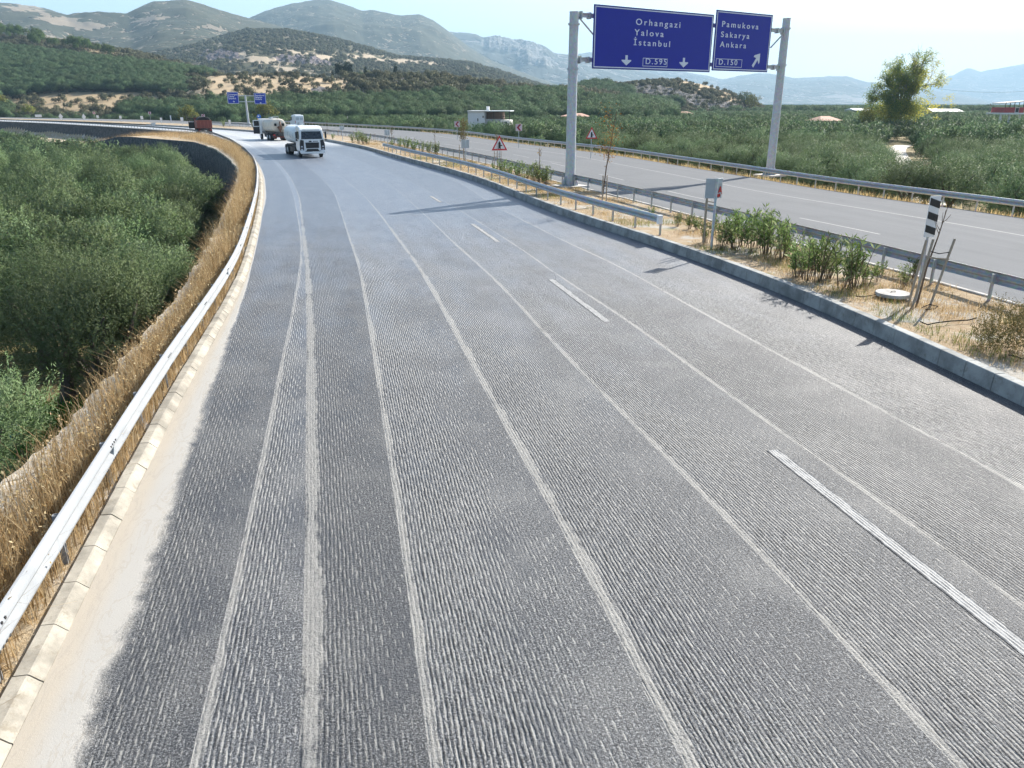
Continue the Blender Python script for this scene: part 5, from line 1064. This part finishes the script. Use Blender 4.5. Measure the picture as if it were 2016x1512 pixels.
# ---- saplings, stakes, manhole, hoses
def sapling(px, pyb, ptop, label, z=.25, leaves=0, mat='orangeleaf', lean=0, leafr=(.5, 1), spread=.5, r=.022, ls=.06):
    x, y = G(px, pyb, z); h = AT(px, ptop, y)[2] - z; g = random.Random(int(px)); o = empty('sapling', (x, y, z), 0, label=label, cat='sapling'); m = MB(); tp = Vector((lean, 0, h)); m.tube([(0, 0, -.05), (lean * .3, .02, h * .4), (lean * .65, -.02, h * .7), tp], [r * 1.3, r * 1.1, r * .8, r * .35], 6); pts = []
    for k in range(9 if leaves else 5):
        t = g.uniform(leafr[0] - .05, .92); a = g.uniform(0, 6.28); b = Vector((lean * t, 0, h * t)); e = b + Vector((math.cos(a) * spread * .5, math.sin(a) * spread * .5, g.uniform(.4, 1.0) * spread)); m.tube([b, (b + e) / 2 + Vector((0, 0, -.03)), e], [r * .5, r * .35, r * .2], 5); pts += [b.lerp(e, q) for q in (.3, .6, .8, 1)]
    m.build('trunk', M['twig'], o)
    if leaves:
        gg = np.random.default_rng(int(px)); E = np.array([tuple(p) for p in pts] + [(lean * t, 0, h * t) for t in np.linspace(leafr[0], 1, 8)]); c = E[gg.integers(0, len(E), leaves)] + gg.normal(0, .1 * spread / .5, (leaves, 3)); q = leaf_quads(c, unit(gg.normal(size=(leaves, 3)) + np.array([0, 0, -.4])), unit(gg.normal(size=(leaves, 3))), gg.uniform(.8, 1.5, leaves) * ls, gg.uniform(.6, 1.1, leaves) * ls)
        link('leaves', np_mesh('leaves', q, np.arange(leaves * 4).reshape(-1, 4), M[mat], {'rnd': np.repeat(gg.uniform(0, 1, leaves), 4)}), o)
def stakes(px, pyb, ptop, label, z=.25, wpx=20, n=2, bar=.85, splay=0.0, tie=False, th=.028, mat='wood'):
    x, y = G(px, pyb, z); zc = y * .94 + 1.7; h = AT(px, ptop, y)[2] - z; W = wpx / F * zc / 2; o = empty('tree_stakes', (x, y, z), 0, label=label, cat='tree stakes', group='wooden stakes round the median saplings')
    P = [(-W, -.05), (W, .0)] if n == 2 else [(-W, -.1), (W, -.04), (-W * .55, .3)]; lean = [splay * .9, splay * 1.25, splay * .7]; tops = []
    for k, (a, b) in enumerate(P): m = MB(); t = (a + lean[k], b + .02, h * (1 if k != 2 else .95)); m.cone((a, b, -.1), t, th, th, 7); m.build('stake', M[mat], o); tops.append(t)
    L = lambda k, f: Vector((P[k][0], P[k][1], 0)).lerp(Vector(tops[k]), f)
    for f in ((bar,) if tie else (bar, bar - .14)): a, b = L(0, f), L(1, f - .03); d = (b - a).normalized() * .05; MB().cone(a - d, b + d, th * .6, th * .6, 6).build('crossbar', M[mat], o)
    if tie: a, b = L(0, bar + .09), L(1, bar + .07); MB().tube([a, (a + b) / 2 + Vector((0, 0, -.05)), b], .012, 6).build('tie', M['hose'], o)
sapling(1804, 602, 405, 'leafless young sapling tied between three stakes beside the striped marker', leaves=0, lean=.32, spread=.35, leafr=(.75, 1), r=.02)
stakes(1809, 604, 470, 'three splayed wooden stakes with a crossbar and tie around the leafless sapling', wpx=36, n=3, bar=.74, splay=.26, tie=True, th=.03)
sapling(1184, 405, 218, 'slender sapling with sparse orange leaves in front of the gantry', leaves=420, lean=.55, spread=1.0, leafr=(.45, 1), r=.026, ls=.06)
stakes(1189, 405, 345, 'pair of bare stakes beside the orange-leaved sapling', wpx=8, n=2, bar=.72, th=.03)
stakes(1392, 480, 371, 'two thin stakes standing left of the twin sign backs with graffiti', wpx=16, n=3, bar=.78, th=.03)
sapling(1062, 362, 290, 'thin bare sapling with a few reddish leaves left of the gantry leg', leaves=40, spread=.3, leafr=(.8, 1), ls=.05)
stakes(980, 333, 297, 'pair of stakes with crossbars under the median warning triangle', wpx=13, n=2, bar=.85)
sapling(979, 331, 262, 'thin sapling trunk behind the median warning triangle', leaves=20, spread=.25, leafr=(.85, 1), ls=.05)
sapling(914, 318, 234, 'young sapling with a narrow brownish crown above twin sign backs', leaves=700, mat='dryleaf', spread=.8, leafr=(.5, 1), ls=.09)
stakes(909, 320, 285, 'pair of stakes left of the twin sign backs by the short guardrail', wpx=8, n=2, bar=.85)
for px, pyb, pt, lab, lv in [(857, 301, 257, 'thin sapling behind the short guardrail, nearest its middle', 30), (772, 284, 252, 'thin sapling right of the pale twin sign backs', 120), (702, 272, 248, 'thin sapling right of the small twin sign backs', 60), (645, 264, 236, 'faint bare sapling just right of the white tanker', 10)]: sapling(px, pyb, pt, lab, leaves=lv, mat='dryleaf', spread=.5, leafr=(.6, 1), ls=.07)
for px, pyb, pt, w_, lab in [(853, 300, 277, 9, 'stake pair around the sapling behind the short guardrail'), (812, 291, 271, 9, 'stake pair left of that sapling, with no tree'), (772, 284, 267, 8, 'stake pair right of the pale twin sign backs'), (735, 279, 262, 8, 'stake pair left of the pale twin sign backs'), (701, 273, 258, 7, 'stake pair nearest the small twin sign backs'), (670, 268, 255, 6, 'stake pair at the small twin sign backs'), (645, 264, 253, 5, 'far stake pair beside the white tanker')]: stakes(px, pyb, pt, lab, wpx=w_, bar=.85)
x, y = G(1757, 582, .3); o = empty('manhole_cover', (x, y, .3), .3, label='round pale concrete manhole cover lying in the median beside the staked sapling', cat='manhole cover'); MB().cone((0, 0, 0), (0, 0, .09), .43, .42, 36).build('slab', M['kerbwhite'], o, bevel=.012); MB().tube([(-.07, 0, .09), (-.06, 0, .12), (.06, 0, .12), (.07, 0, .09)], .01, 6).build('lifting_handle', M['darkmetal'], o)
def hose(pts, r, label, cat='hose', name='irrigation_hose', mat='hose'):
    MB().tube([(*G(a, b, .30 + dz), .31 + dz) for a, b, dz in pts], r, 6).build(name, M[mat], smooth=True, label=label, cat=cat)
hose([(1812, 634, 0), (1826, 640, .02), (1845, 636, .02), (1870, 633, .02), (1905, 631, .01), (1922, 627, .03)], .014, 'black irrigation hose lying right of the marker board')
hose([(1685, 584, 0), (1700, 585, .02), (1722, 581, .01), (1740, 577, 0)], .012, 'black irrigation hose lying left of the manhole cover')
hose([(1815, 606, 0), (1830, 600, .03), (1846, 604, .03), (1840, 609, .02), (1822, 610, 0)], .012, 'coil of dripper hose round the foot of the stakes')
hose([(1985, 700, 0), (1998, 702, .02), (2014, 708, .02)], .012, 'short black hose end near the right edge of the median')
x, y = G(30, 864, -4.5); o = empty('plastic_drum', (x, y, -4.5), 0, label='small teal plastic drum on the ground under the nearest left olive tree', cat='drum')
m = MB(); m.tube([(0, 0, 0), (0, 0, .04), (0, 0, .2), (0, 0, .36), (0, 0, .40)], [.13, .15, .165, .155, .14], 18); m.build('barrel', M['bluegreen'], o, smooth=True); MB().cone((0, 0, .40), (0, 0, .425), .15, .15, 18).build('lid', M['tank'], o)

# ================================================================== VEHICLES  (local: x right, y forward, z up)
def wheel(root, x, y, r=.5, w=.3, dual=False):
    s = 1 if x > 0 else -1; wd = w * (1.9 if dual else 1); m = MB(); m.tube([(x - wd / 2, y, r), (x - wd / 2 + .03, y, r), (x + wd / 2 - .03, y, r), (x + wd / 2, y, r)], [r * .86, r, r, r * .86], 22); wh = m.build('wheel', M['rubber'], root, smooth=True)
    m = MB(); m.cone((x + s * (wd / 2 - .05), y, r), (x + s * (wd / 2 + .006), y, r), r * .58, r * .52, 18); m.cone((x + s * wd / 2, y, r), (x + s * (wd / 2 + .05), y, r), r * .2, r * .16, 10); m.build('rim', M['galv'], wh)
def shell(prof, hw, name, mat, root, bevel=.06, top_in=.0, ztop=None):
    m = MB(); m.prism(prof, -hw, hw, 'x')
    if top_in: 
        zs = [v[2] for v in m.v]; z0, z1 = min(zs), max(zs); zm = ztop or (z0 + z1) / 2
        m.v = [(v[0] * (1 - top_in * max(0, (v[2] - zm) / (z1 - zm))), v[1], v[2]) for v in m.v]
    return m.build(name, mat, root, bevel=bevel, seg=3)
def tank_shape(y0, y1, zc, rx, rz, name, mat, root, n=28, dome=.22):
    ys = [y0, y0 + dome * .25, y0 + dome, y1 - dome, y1 - dome * .25, y1]; sc = [.62, .9, 1, 1, .9, .62]; vs = []; 
    for y, s in zip(ys, sc):
        for k in range(n):
            a = 2 * math.pi * k / n; c, d = math.cos(a), math.sin(a); p = 2 / 2.6; vs.append((math.copysign(abs(c) ** p, c) * rx * s, y, zc + math.copysign(abs(d) ** p, d) * rz * s))
    fs = [(i * n + k, i * n + (k + 1) % n, (i + 1) * n + (k + 1) % n, (i + 1) * n + k) for i in range(5) for k in range(n)] + [tuple(range(n)), tuple(range(5 * n, 6 * n))[::-1]]
    return MB().add(vs, fs).build(name, mat, root, smooth=True)
def tanker():
    x, y = G(617, 311); d = Vector((.42, -.907)); rz = math.atan2(d.y, d.x) - R(90); root = empty('tanker_truck', (x, y, 0), rz, label='white tanker truck driving towards the camera on the wet milled road', cat='tanker truck')
    # front bumper at y=0, vehicle behind it
    cab = shell([(-.02, .62), (.02, 1.1), (.0, 1.72), (-.22, 2.62), (-.5, 2.86), (-1.0, 2.98), (-2.15, 3.0), (-2.2, .95), (-1.75, .62)], 1.22, 'cab', M['truckwhite'], root, .09, .10, 1.7)
    m = MB(); m.prism([(-1.02, 1.78), (1.02, 1.78), (.93, 2.5), (-.93, 2.5)], 0, .02, 'y')
    def tilt(m, z0, y0, z1, y1): m.v = [(v[0], v[1] + y0 + (y1 - y0) * (v[2] - z0) / (z1 - z0), v[2]) for v in m.v]; return m
    tilt(m, 1.72, .012, 2.62, -.208); m.build('windscreen', M['glass'], cab)
    m = MB(); m.box((0, .0, 2.66), (1.7, .1, .06)); m.v = [(v[0], v[1] - .2, v[2]) for v in m.v]; m.build('sun_visor', M['truckwhite'], cab)
    for sx in (-1, 1):
        m = MB(); m.prism([(-.35, 1.78), (-1.45, 1.78), (-1.45, 2.48), (-.52, 2.48)], sx * 1.225, sx * 1.20, 'x'); m.v = [(v[0] * (1 - .10 * max(0, (v[2] - 1.7) / 1.3)) * 1.004, v[1], v[2]) for v in m.v]; m.build('side_window', M['glass'], cab)
        m = MB(); m.box((sx * 1.42, -.28, 2.15), (.16, .22, .62)); m.box((sx * 1.42, -.28, 1.7), (.14, .2, .2)); m.box((sx * 1.3, -.3, 2.4), (.2, .05, .05)); m.build('mirror', M['black'], cab, bevel=.03)
        m = MB(); m.prism([(sx * .80, 1.66), (sx * 1.12, 1.74), (sx * 1.22, 1.3), (sx * 1.22, .72), (sx * .84, .72)], -.02, .045, 'y'); m.build('headlight_surround', M['black'], cab)
        for z in (1.08, .82): MB().box((sx * 1.03, .045, z), (.2, .03, .13)).build('headlight', M['lamp'], cab, bevel=.02)
        MB().box((sx * 1.0, .02, .62), (.5, .1, .26)).build('corner_bumper', M['truckwhite'], cab, bevel=.05)
    m = MB(); m.prism([(-.66, 1.46), (.66, 1.46), (.62, .94), (-.62, .94)], .015, .045, 'y'); g = m.build('grille', M['black'], cab)
    m = MB(); [m.box((0, .05, 1.05 + .09 * k), (1.16, .02, .02)) for k in range(4)]; m.build('grille_bar', M['darkmetal'], g)
    m = MB(); m.prism([(-.66, .62), (.66, .62), (.52, .86), (-.52, .86)], .015, .05, 'y'); m.build('lower_grille', M['black'], cab)
    MB().box((0, .0, .5), (2.36, .16, .2)).build('bumper', M['truckwhite'], cab, bevel=.05)
    m = MB(); [m.box((-.5 + .12 * k, .028, 1.57), (.07, .01, .08)) for k in range(4)]; m.box((.18, .028, 1.56), (.26, .012, .12)); m.build('lettering', M['black'], cab)
    MB().box((.1, .03, .46), (.52, .02, .11)).build('number_plate', M['whitesign'], cab)
    m = MB(); m.box((0, -4.9, .82), (.9, 8.6, .24)); m.box((0, -4.9, 1.02), (2.2, 6.8, .1)); m.box((-1.0, -3.6, .75), (.4, 1.3, .5)); m.box((1.0, -3.6, .75), (.4, 1.3, .5)); m.build('chassis', M['chassis'], root)
    tk = tank_shape(-9.1, -2.45, 2.02, 1.2, .93, 'tank', M['tank'], root)
    m = MB()
    for q in (-8.2, -6.6, -5.0, -3.4): m.tube([(1.22 * math.cos(a), q, 2.02 + .95 * math.sin(a)) for a in np.linspace(-.3, math.pi + .3, 16)], .025, 5)
    m.build('tank_band', M['alu'], tk); MB().cone((0, -5.6, 2.9), (0, -5.6, 3.08), .32, .3, 16).build('hatch', M['alu'], tk)
    m = MB(); [m.box((sx * 1.1, -5.9, .62), (.05, 2.2, .5)) for sx in (-1, 1)]; m.build('side_guard', M['darkmetal'], root)
    m = MB(); m.tube([(-1.15, -8.6, 1.0), (-1.35, -8.9, .8), (-1.3, -9.2, .5)], .06, 6); m.tube([(-1.1, -4.4, .55), (-1.3, -4.6, .5), (-1.32, -5.6, .5)], .05, 6); m.build('hose_pipe', M['darkmetal'], root)
    for xx in (-1, 1):
        wheel(root, xx * 1.03, -1.25, .5, .3); wheel(root, xx * .98, -6.9, .5, .3, True); wheel(root, xx * .98, -8.15, .5, .3, True)
tanker()
def cream_tanker():
    x, y = G(553, 277); d = Vector((-.52, .854)); rz = math.atan2(d.y, d.x) - R(90); root = empty('tanker_truck', (x, y, 0), rz, label='dusty cream tanker truck seen from behind with its left cab door open', cat='tanker truck')
    tk = tank_shape(.25, 5.6, 2.05, 1.18, .98, 'tank', M['tankdirty'], root, dome=.7)
    MB().box((-.55, .2, 2.2), (.28, .5, .36)).build('rear_window', M['glass'], tk); MB().box((.55, .2, 2.2), (.28, .5, .36)).build('rear_window', M['glass'], tk)
    m = MB(); m.cone((0, 4.3, 2.95), (0, 4.3, 3.2), .3, .28, 12); m.box((0, 3.2, 3.05), (.8, 1.3, .1)); m.tube([(-.4, 1.6, 2.9), (-.4, 1.7, 3.25), (.4, 1.7, 3.25), (.4, 1.6, 2.9)], .04, 6); m.build('top_walkway', M['alu'], tk)
    m = MB(); m.tube([(.15, .15, 2.6), (.1, -.12, 2.2), (.05, -.2, 1.5), (0, -.2, 1.0)], .12, 8); m.tube([(-.3, .0, 1.9), (-.1, -.15, 1.6), (0, -.2, 1.0)], .07, 7); m.box((.05, -.15, 1.75), (.5, .3, .5)); m.build('pump_pipes', plain('rusty_pump_metal', (.17, .09, .055), .7, .2, .5, 5), root)
    m = MB(); m.box((0, 2.9, .85), (1.0, 7.6, .3)); m.box((0, 2.9, 1.08), (2.3, 5.4, .16)); m.box((0, -.35, .72), (2.4, .25, .22)); m.box((0, -.2, 1.0), (1.9, .4, .3)); m.box((-1.05, 3.3, .7), (.4, 1.4, .5)); m.build('chassis', M['chassis'], root)
    m = MB(); m.tube([(-1.2, -.55, .55), (1.2, -.55, .55)], .06, 8); [m.box((k * .25, -.5, .45), (.05, .08, .22)) for k in range(-4, 5)]; m.build('spray_bar', M['redbody'], root)
    for sx in (-1, 1): MB().box((sx * 1.0, -.49, .8), (.3, .04, .14)).build('tail_light', M['redlamp'], root)
    shell([(7.7, .62), (7.7, 1.7), (7.4, 2.7), (7.0, 2.95), (5.85, 2.95), (5.8, .8)], 1.22, 'cab', M['truckwhite'], root, .08)
    dr = MB().box((-1.6, 6.75, 1.3), (1.0, .06, 1.0), (0, 0, R(-12))).build('door', M['black'], root); m = MB(); frame_prism(m, -2.1, -1.1, 1.8, 2.75, .11, 6.62, 6.68); m.build('window_frame', M['truckwhite'], dr); MB().box((-1.6, 6.65, 2.27), (.78, .015, .74)).build('pane', M['glass'], dr)
    for xx in (-1, 1): wheel(root, xx * .97, 1.1, .5, .3, True); wheel(root, xx * .97, 2.4, .5, .3, True); wheel(root, xx * 1.03, 6.5, .5, .3)
cream_tanker()
def red_truck():
    x, y = G(405, 264.5); d = Vector((-.44, .90)); rz = math.atan2(d.y, d.x) - R(90); root = empty('dump_truck', (x, y, 0), rz, label='rusty red tipper truck seen from behind at the far bend with an open cab door', cat='dump truck')
    m = MB(); m.prism([(-1.2, 1.0), (1.2, 1.0), (1.25, 2.35), (-1.25, 2.35)], -.05, .06, 'y'); b = m.build('tailgate', M['redbody'], root, bevel=.02)
    m = MB(); [m.box((k * .6, -.08, 1.7), (.1, .06, 1.2)) for k in (-2, -1, 0, 1, 2)]; m.box((0, -.08, 1.1), (2.4, .06, .12)); m.box((0, -.08, 2.28), (2.45, .06, .12)); m.build('tailgate_rib', plain('worn_red_rib', (.22, .055, .035), .6, 0, .35, 3), b)
    m = MB(); [m.box((sx * 1.2, 2.2, 1.72), (.08, 4.4, 1.3)) for sx in (-1, 1)]; m.box((0, 2.2, 1.12), (2.4, 4.4, .1)); m.box((0, 4.4, 1.9), (2.4, .08, 1.7)); m.build('body', M['redbody'], root)
    m = MB(); m.prism([(-1.16, 2.2), (1.16, 2.2), (.9, 2.75), (.2, 2.95), (-.7, 2.85)], .2, 4.2, 'y'); m.build('load_cover', M['rubber'], root, bevel=.1)
    shell([(6.7, .7), (6.7, 1.7), (6.4, 2.7), (5.0, 2.75), (4.9, .8)], 1.15, 'cab', M['redbody'], root, .08)
    dr = MB().box((-1.65, 5.9, 1.35), (1.0, .06, 1.0)).build('door', M['black'], root); m = MB(); frame_prism(m, -2.15, -1.15, 1.85, 2.6, .08, 5.87, 5.93); m.build('window_frame', M['black'], dr)
    m = MB(); m.box((0, 2.8, .82), (.9, 7, .3)); m.box((0, -.1, .7), (2.2, .15, .18)); m.build('chassis', M['chassis'], root)
    for sx in (-1, 1): MB().box((sx * .9, -.2, .72), (.3, .05, .14)).build('tail_light', M['redlamp'], root)
    for xx in (-1, 1): wheel(root, xx * .95, 1.0, .5, .3, True); wheel(root, xx * 1.0, 5.6, .5, .3)
red_truck()
def van():
    x, y = G(591, 251.2, .1); d = Vector((-.44, .9)); rz = math.atan2(d.y, d.x) - R(90); root = empty('panel_van', (x, y, .1), rz, label='pale panel van driving away on the opposite carriageway behind the white tanker', cat='van')
    b = shell([(0, .5), (-.02, 1.1), (.08, 2.45), (.35, 2.62), (3.9, 2.62), (4.5, 2.4), (5.15, 1.6), (5.85, 1.3), (5.95, .55), (5.6, .42), (.2, .42)], 1.0, 'body', M['tank'], root, .12, .08, 1.3)
    m = MB(); [m.box((sx * .45, -.0, 1.85), (.72, .05, .6)) for sx in (-1, 1)]; m.v = [(v[0], v[1] + .03 + .05 * (v[2] - 1.5), v[2]) for v in m.v]; m.build('rear_window', M['alu'], b)
    MB().box((0, -.04, .52), (1.9, .2, .26)).build('bumper', M['black'], b, bevel=.05); MB().box((-.3, -.03, .95), (.4, .04, .12)).build('number_plate', M['black'], b)
    for sx in (-1, 1): MB().box((sx * .93, .01, 1.2), (.1, .06, .55)).build('tail_light', M['redlamp'], b); m = MB(); m.box((sx * 1.18, 4.5, 1.5), (.24, .12, .32)); m.build('mirror', M['black'], b, bevel=.03); m = MB(); m.prism([(3.6, 1.5), (4.9, 1.5), (4.35, 2.2), (3.6, 2.2)], sx * .99, sx * .94, 'x'); m.build('side_window', M['glass'], b)
    MB().box((0, 2.2, 2.68), (1.3, 1.6, .12)).build('roof_vent', M['truckwhite'], b, bevel=.04)
    for xx in (-1, 1): wheel(root, xx * .88, 1.1, .34, .22); wheel(root, xx * .88, 4.8, .34, .22)
van()

# ================================================================== BUILDINGS
def wins(root, wl, y, name='window'):
    for x0, x1, z0, z1 in wl: w_ = MB().box(((x0 + x1) / 2, y, (z0 + z1) / 2), (x1 - x0, .08, z1 - z0)).build(name, M['plasterw'], root); MB().box(((x0 + x1) / 2, y - .045, (z0 + z1) / 2), ((x1 - x0) * .8, .04, (z1 - z0) * .84)).build('pane', M['window'], w_)
def white_house():
    Y = 205; x0 = AT(921, 230, Y)[0]; x1 = AT(1004, 230, Y)[0]; zt = AT(960, 219.5, Y)[2]; W = x1 - x0; g = -1.6; H = zt - g; root = empty('house', (x0, Y, g), R(-6), label='white two-storey house with flat roof and open terrace left of the gantry leg', cat='house')
    MB().box((W * .20, 4, H / 2), (W * .40, 8, H)).build('wall', M['plaster'], root); MB().box((W * .59, 4.2, H * .31), (W * .38, 7.6, H * .62)).build('wall', plain('grey_render', (.36, .37, .39), .9), root)
    MB().box((W * .60, 5.6, H * .79), (W * .40, 4.6, H * .36)).build('rear_wall', plain('brown_brick_infill', (.20, .13, .10), .9, 0, .4), root)
    MB().box((W * .89, 3.6, H * .29), (W * .22, 7.0, H * .58)).build('annex', M['plasterw'], root)
    m = MB(); m.box((W * .51, 4, H + .12), (W * 1.02, 9, .2)); rf = m.build('roof', M['roofwhite'], root); MB().box((W * .42, 5, H + .7), (.7, .7, 1.0)).build('chimney', M['plasterw'], rf)
    for fx in (.62, .79, .995): MB().box((W * fx, .35, H * .8), (.16, .16, H * .4)).build('terrace_post', M['darkmetal'], root)
    m = MB(); m.box((W * .9, .2, H * .66), (W * .2, .06, .1)); m.box((W * .9, .2, H * .76), (W * .2, .05, .06)); m.build('terrace_rail', M['darkmetal'], root)
    wins(root, [(W * .225, W * .255, H * .5, H * .68), (W * .35, W * .385, H * .3, H * .46), (W * .35, W * .385, H * .68, H * .8)], -.02); wins(root, [(W * .82, W * .85, H * .34, H * .5), (W * .88, W * .94, H * .3, H * .52)], .08)
white_house()
def gable_house(px0, px1, pyt, pye, Y, g, wall, roof, label, name='house', depth=8, base=None, hip=True, open_=False, cat='house'):
    x0 = AT(px0, 230, Y)[0]; x1 = AT(px1, 230, Y)[0]; ze = AT(px0, pye, Y)[2] - g; zt = AT(px0, pyt, Y)[2] - g; W = x1 - x0; root = empty(name, (x0, Y, g), R(3), label=label, cat=cat)
    if open_:
        for fx in (.05, .35, .65, .95):
            for fy in (.3, depth - .3): MB().box((W * fx, fy, ze / 2), (.25, .25, ze)).build('post', M['wood'], root)
        MB().box((W * .7, depth * .6, ze * .4), (W * .4, depth * .5, ze * .8)).build('wall', wall, root)
    else: MB().box((W / 2, depth / 2, ze / 2), (W * .92, depth, ze)).build('wall', wall, root); wins(root, [(W * .2, W * .3, ze * .55, ze * .8), (W * .62, W * .72, ze * .55, ze * .8)], -.02)
    i = W * .28 if hip else 0; o = .4; vs = [(-o, -o, ze), (W + o, -o, ze), (W + o, depth + o, ze), (-o, depth + o, ze), (i, depth / 2, zt), (W - i, depth / 2, zt)]; vs += [(a, b, c - .15) for a, b, c in vs[:4]]
    MB().add(vs, [(0, 1, 5, 4), (1, 2, 5), (2, 3, 4, 5), (3, 0, 4), (0, 6, 7, 1), (1, 7, 8, 2), (2, 8, 9, 3), (3, 9, 6, 0), (9, 8, 7, 6)]).build('roof', roof, root)
gable_house(1112, 1163, 223, 229.5, 245, -1.8, M['plaster'], M['terracotta'], 'open shed with a low terracotta roof just right of the gantry leg', 'shed', open_=True, cat='shed')
gable_house(1336, 1366, 219.5, 224, 330, -1.8, M['brick'], M['terracotta'], 'small red brick house at the foot of the mound', hip=True)
gable_house(1619, 1660, 229, 238, 185, -1.6, M['plaster'], M['terracotta'], 'brown pyramid roofed cottage among the olives left of the plane tree', cat='cottage')
gable_house(1551, 1566, 218.5, 221, 420, -1.8, M['plasterw'], M['terracotta'], 'tiny white house on the valley floor right of the gantry leg')
def long_shed(px0, px1, pyt, pyb, Y, g, wall, roof, label, d=10, rise=.6):
    x0 = AT(px0, 225, Y)[0]; x1 = AT(px1, 225, Y)[0]; zt = AT(px0, pyt, Y)[2] - g; W = x1 - x0; h = AT(px0, pyb, Y)[2] - g; root = empty('shed', (x0, Y, g), 0, label=label, cat='shed')
    MB().box((W / 2, d / 2, h / 2), (W * .98, d, h)).build('wall', wall, root); MB().prism([(-.4, h), (d + .4, h), (d / 2, zt)], -.3, W + .3, 'x').build('roof', roof, root)
    m = MB(); m.box((W * .5, -.03, h * .4), (W * .2, .06, h * .8)); m.build('door', M['roofblue'], root)
long_shed(672, 720, 240.5, 243.5, 225, -1.6, M['pinkwall'], M['roofred'], 'long red roofed shed behind the far guardrail right of the tankers', 8)
long_shed(1683, 1716, 213.2, 217, 420, -1.8, M['roofblue'], M['roofwhite'], 'distant shed with a bright white roof left of the plane tree', 14)
long_shed(1836, 1852, 213.5, 219.5, 380, -1.8, M['roofblue'], M['roofblue'], 'small dark teal shed touching the right side of the plane tree', 10)
long_shed(1853, 1897, 214.5, 220, 400, -1.8, M['roofblue'], M['roofblue'], 'long dark blue-grey shed right of the plane tree', 14)
def pink_house():
    Y = 165; x0 = AT(1977, 220, Y)[0]; x1 = AT(2012, 220, Y)[0]; g = -1.6; zt = AT(1990, 201.5, Y)[2] - g; zw1 = AT(1990, 211.5, Y)[2] - g; zw0 = AT(1990, 222, Y)[2] - g; W = x1 - x0; root = empty('house', (x0, Y, g), R(-8), label='unfinished pink-red house with an open roof frame at the right edge of the photo', cat='house')
    MB().box((W / 2, 3, (zw0 + zw1) / 2), (W, 6, zw1 - zw0)).build('wall', M['pinkwall'], root); MB().box((W * .42, 3, zw0 - .15), (W * 1.25, 7, .3)).build('balcony_slab', M['plasterw'], root)
    for fx in (-.1, .35, .9): MB().box((W * fx, .3, (zw0 - .3) / 2), (.3, .3, zw0 - .3)).build('column', M['plasterw'], root)
    for k in range(5): MB().box((W * (.03 + .235 * k), .2, (zw1 + zt) / 2), (.1, .1, zt - zw1)).build('roof_post', M['darkmetal'], root)
    m = MB(); m.box((W * .5, 2.4, zt + .05), (W * 1.25, 5.6, .12), (0, R(-5), 0)); m.build('roof_frame', M['darkmetal'], root)
    wins(root, [(W * .55, W * .75, (zw0 + zw1) / 2 - .5, (zw0 + zw1) / 2 + .5)], -.02)
pink_house()
def pole_(px, pyt, Y, g, label, cross=True, conc=False):
    x, _, z = AT(px, pyt, Y); root = empty('utility_pole', (x, Y, g), 0, label=label, cat='utility pole', group='utility poles over the fields'); h = z - g
    MB().cone((0, 0, 0), (0, 0, h), .17, .11, 8).build('mast', M['concrete'] if conc else M['wood'], root)
    if cross: MB().box((0, 0, h - .4), (2.2, .12, .14)).build('crossarm', M['darkmetal'], root)
pole_(1950, 204, 250, -1.6, 'dark utility pole with a crossarm left of the pink house')
for px, pyt, Y, g, lab in [(684, 229, 215, -1.5, 'pale pole in front of the long red shed'), (835, 233, 200, -1.5, 'pale pole in the orchard left of the white house'), (1248, 223.5, 330, -1.6, 'left one of two pale poles near the mound foot'), (1254, 223, 335, -1.6, 'right one of two pale poles near the mound foot'), (1301, 224, 320, -1.6, 'pale pole left of the red brick house'), (1314, 223.5, 325, -1.6, 'pale pole just left of the red brick house'), (515, 133, 430, 24, 'thin pole on the crest of the tan slope')]: pole_(px, pyt, Y, g, lab, cross=False, conc=True)
def wire(): 
    a = AT(1843, 174, 250); b = AT(2040, 178, 250); MB().tube([(a[0] + (b[0] - a[0]) * t, 250, a[2] + (b[2] - a[2]) * t - 2.0 * 4 * t * (1 - t) * .4) for t in np.linspace(0, 1, 14)], .03, 4).build('power_line', M['darkmetal'], label='thin power line crossing in front of the right mountains', cat='power line')
wire()

# ================================================================== HAZE
t = NT('haze_air'); t.t.nodes.remove(t.b); v = t.n('ShaderNodeVolumePrincipled'); v.inputs['Color'].default_value = (.46, .71, .93, 1); v.inputs['Density'].default_value = HAZE_D; v.inputs['Anisotropy'].default_value = 0.12
t.t.links.new(v.outputs[0], t.out.inputs['Volume'])
hz = MB().box((0, 6700, 544), (29000, 15500, 1108)).build('haze', t.m, kind='stuff', label='pale blue haze')
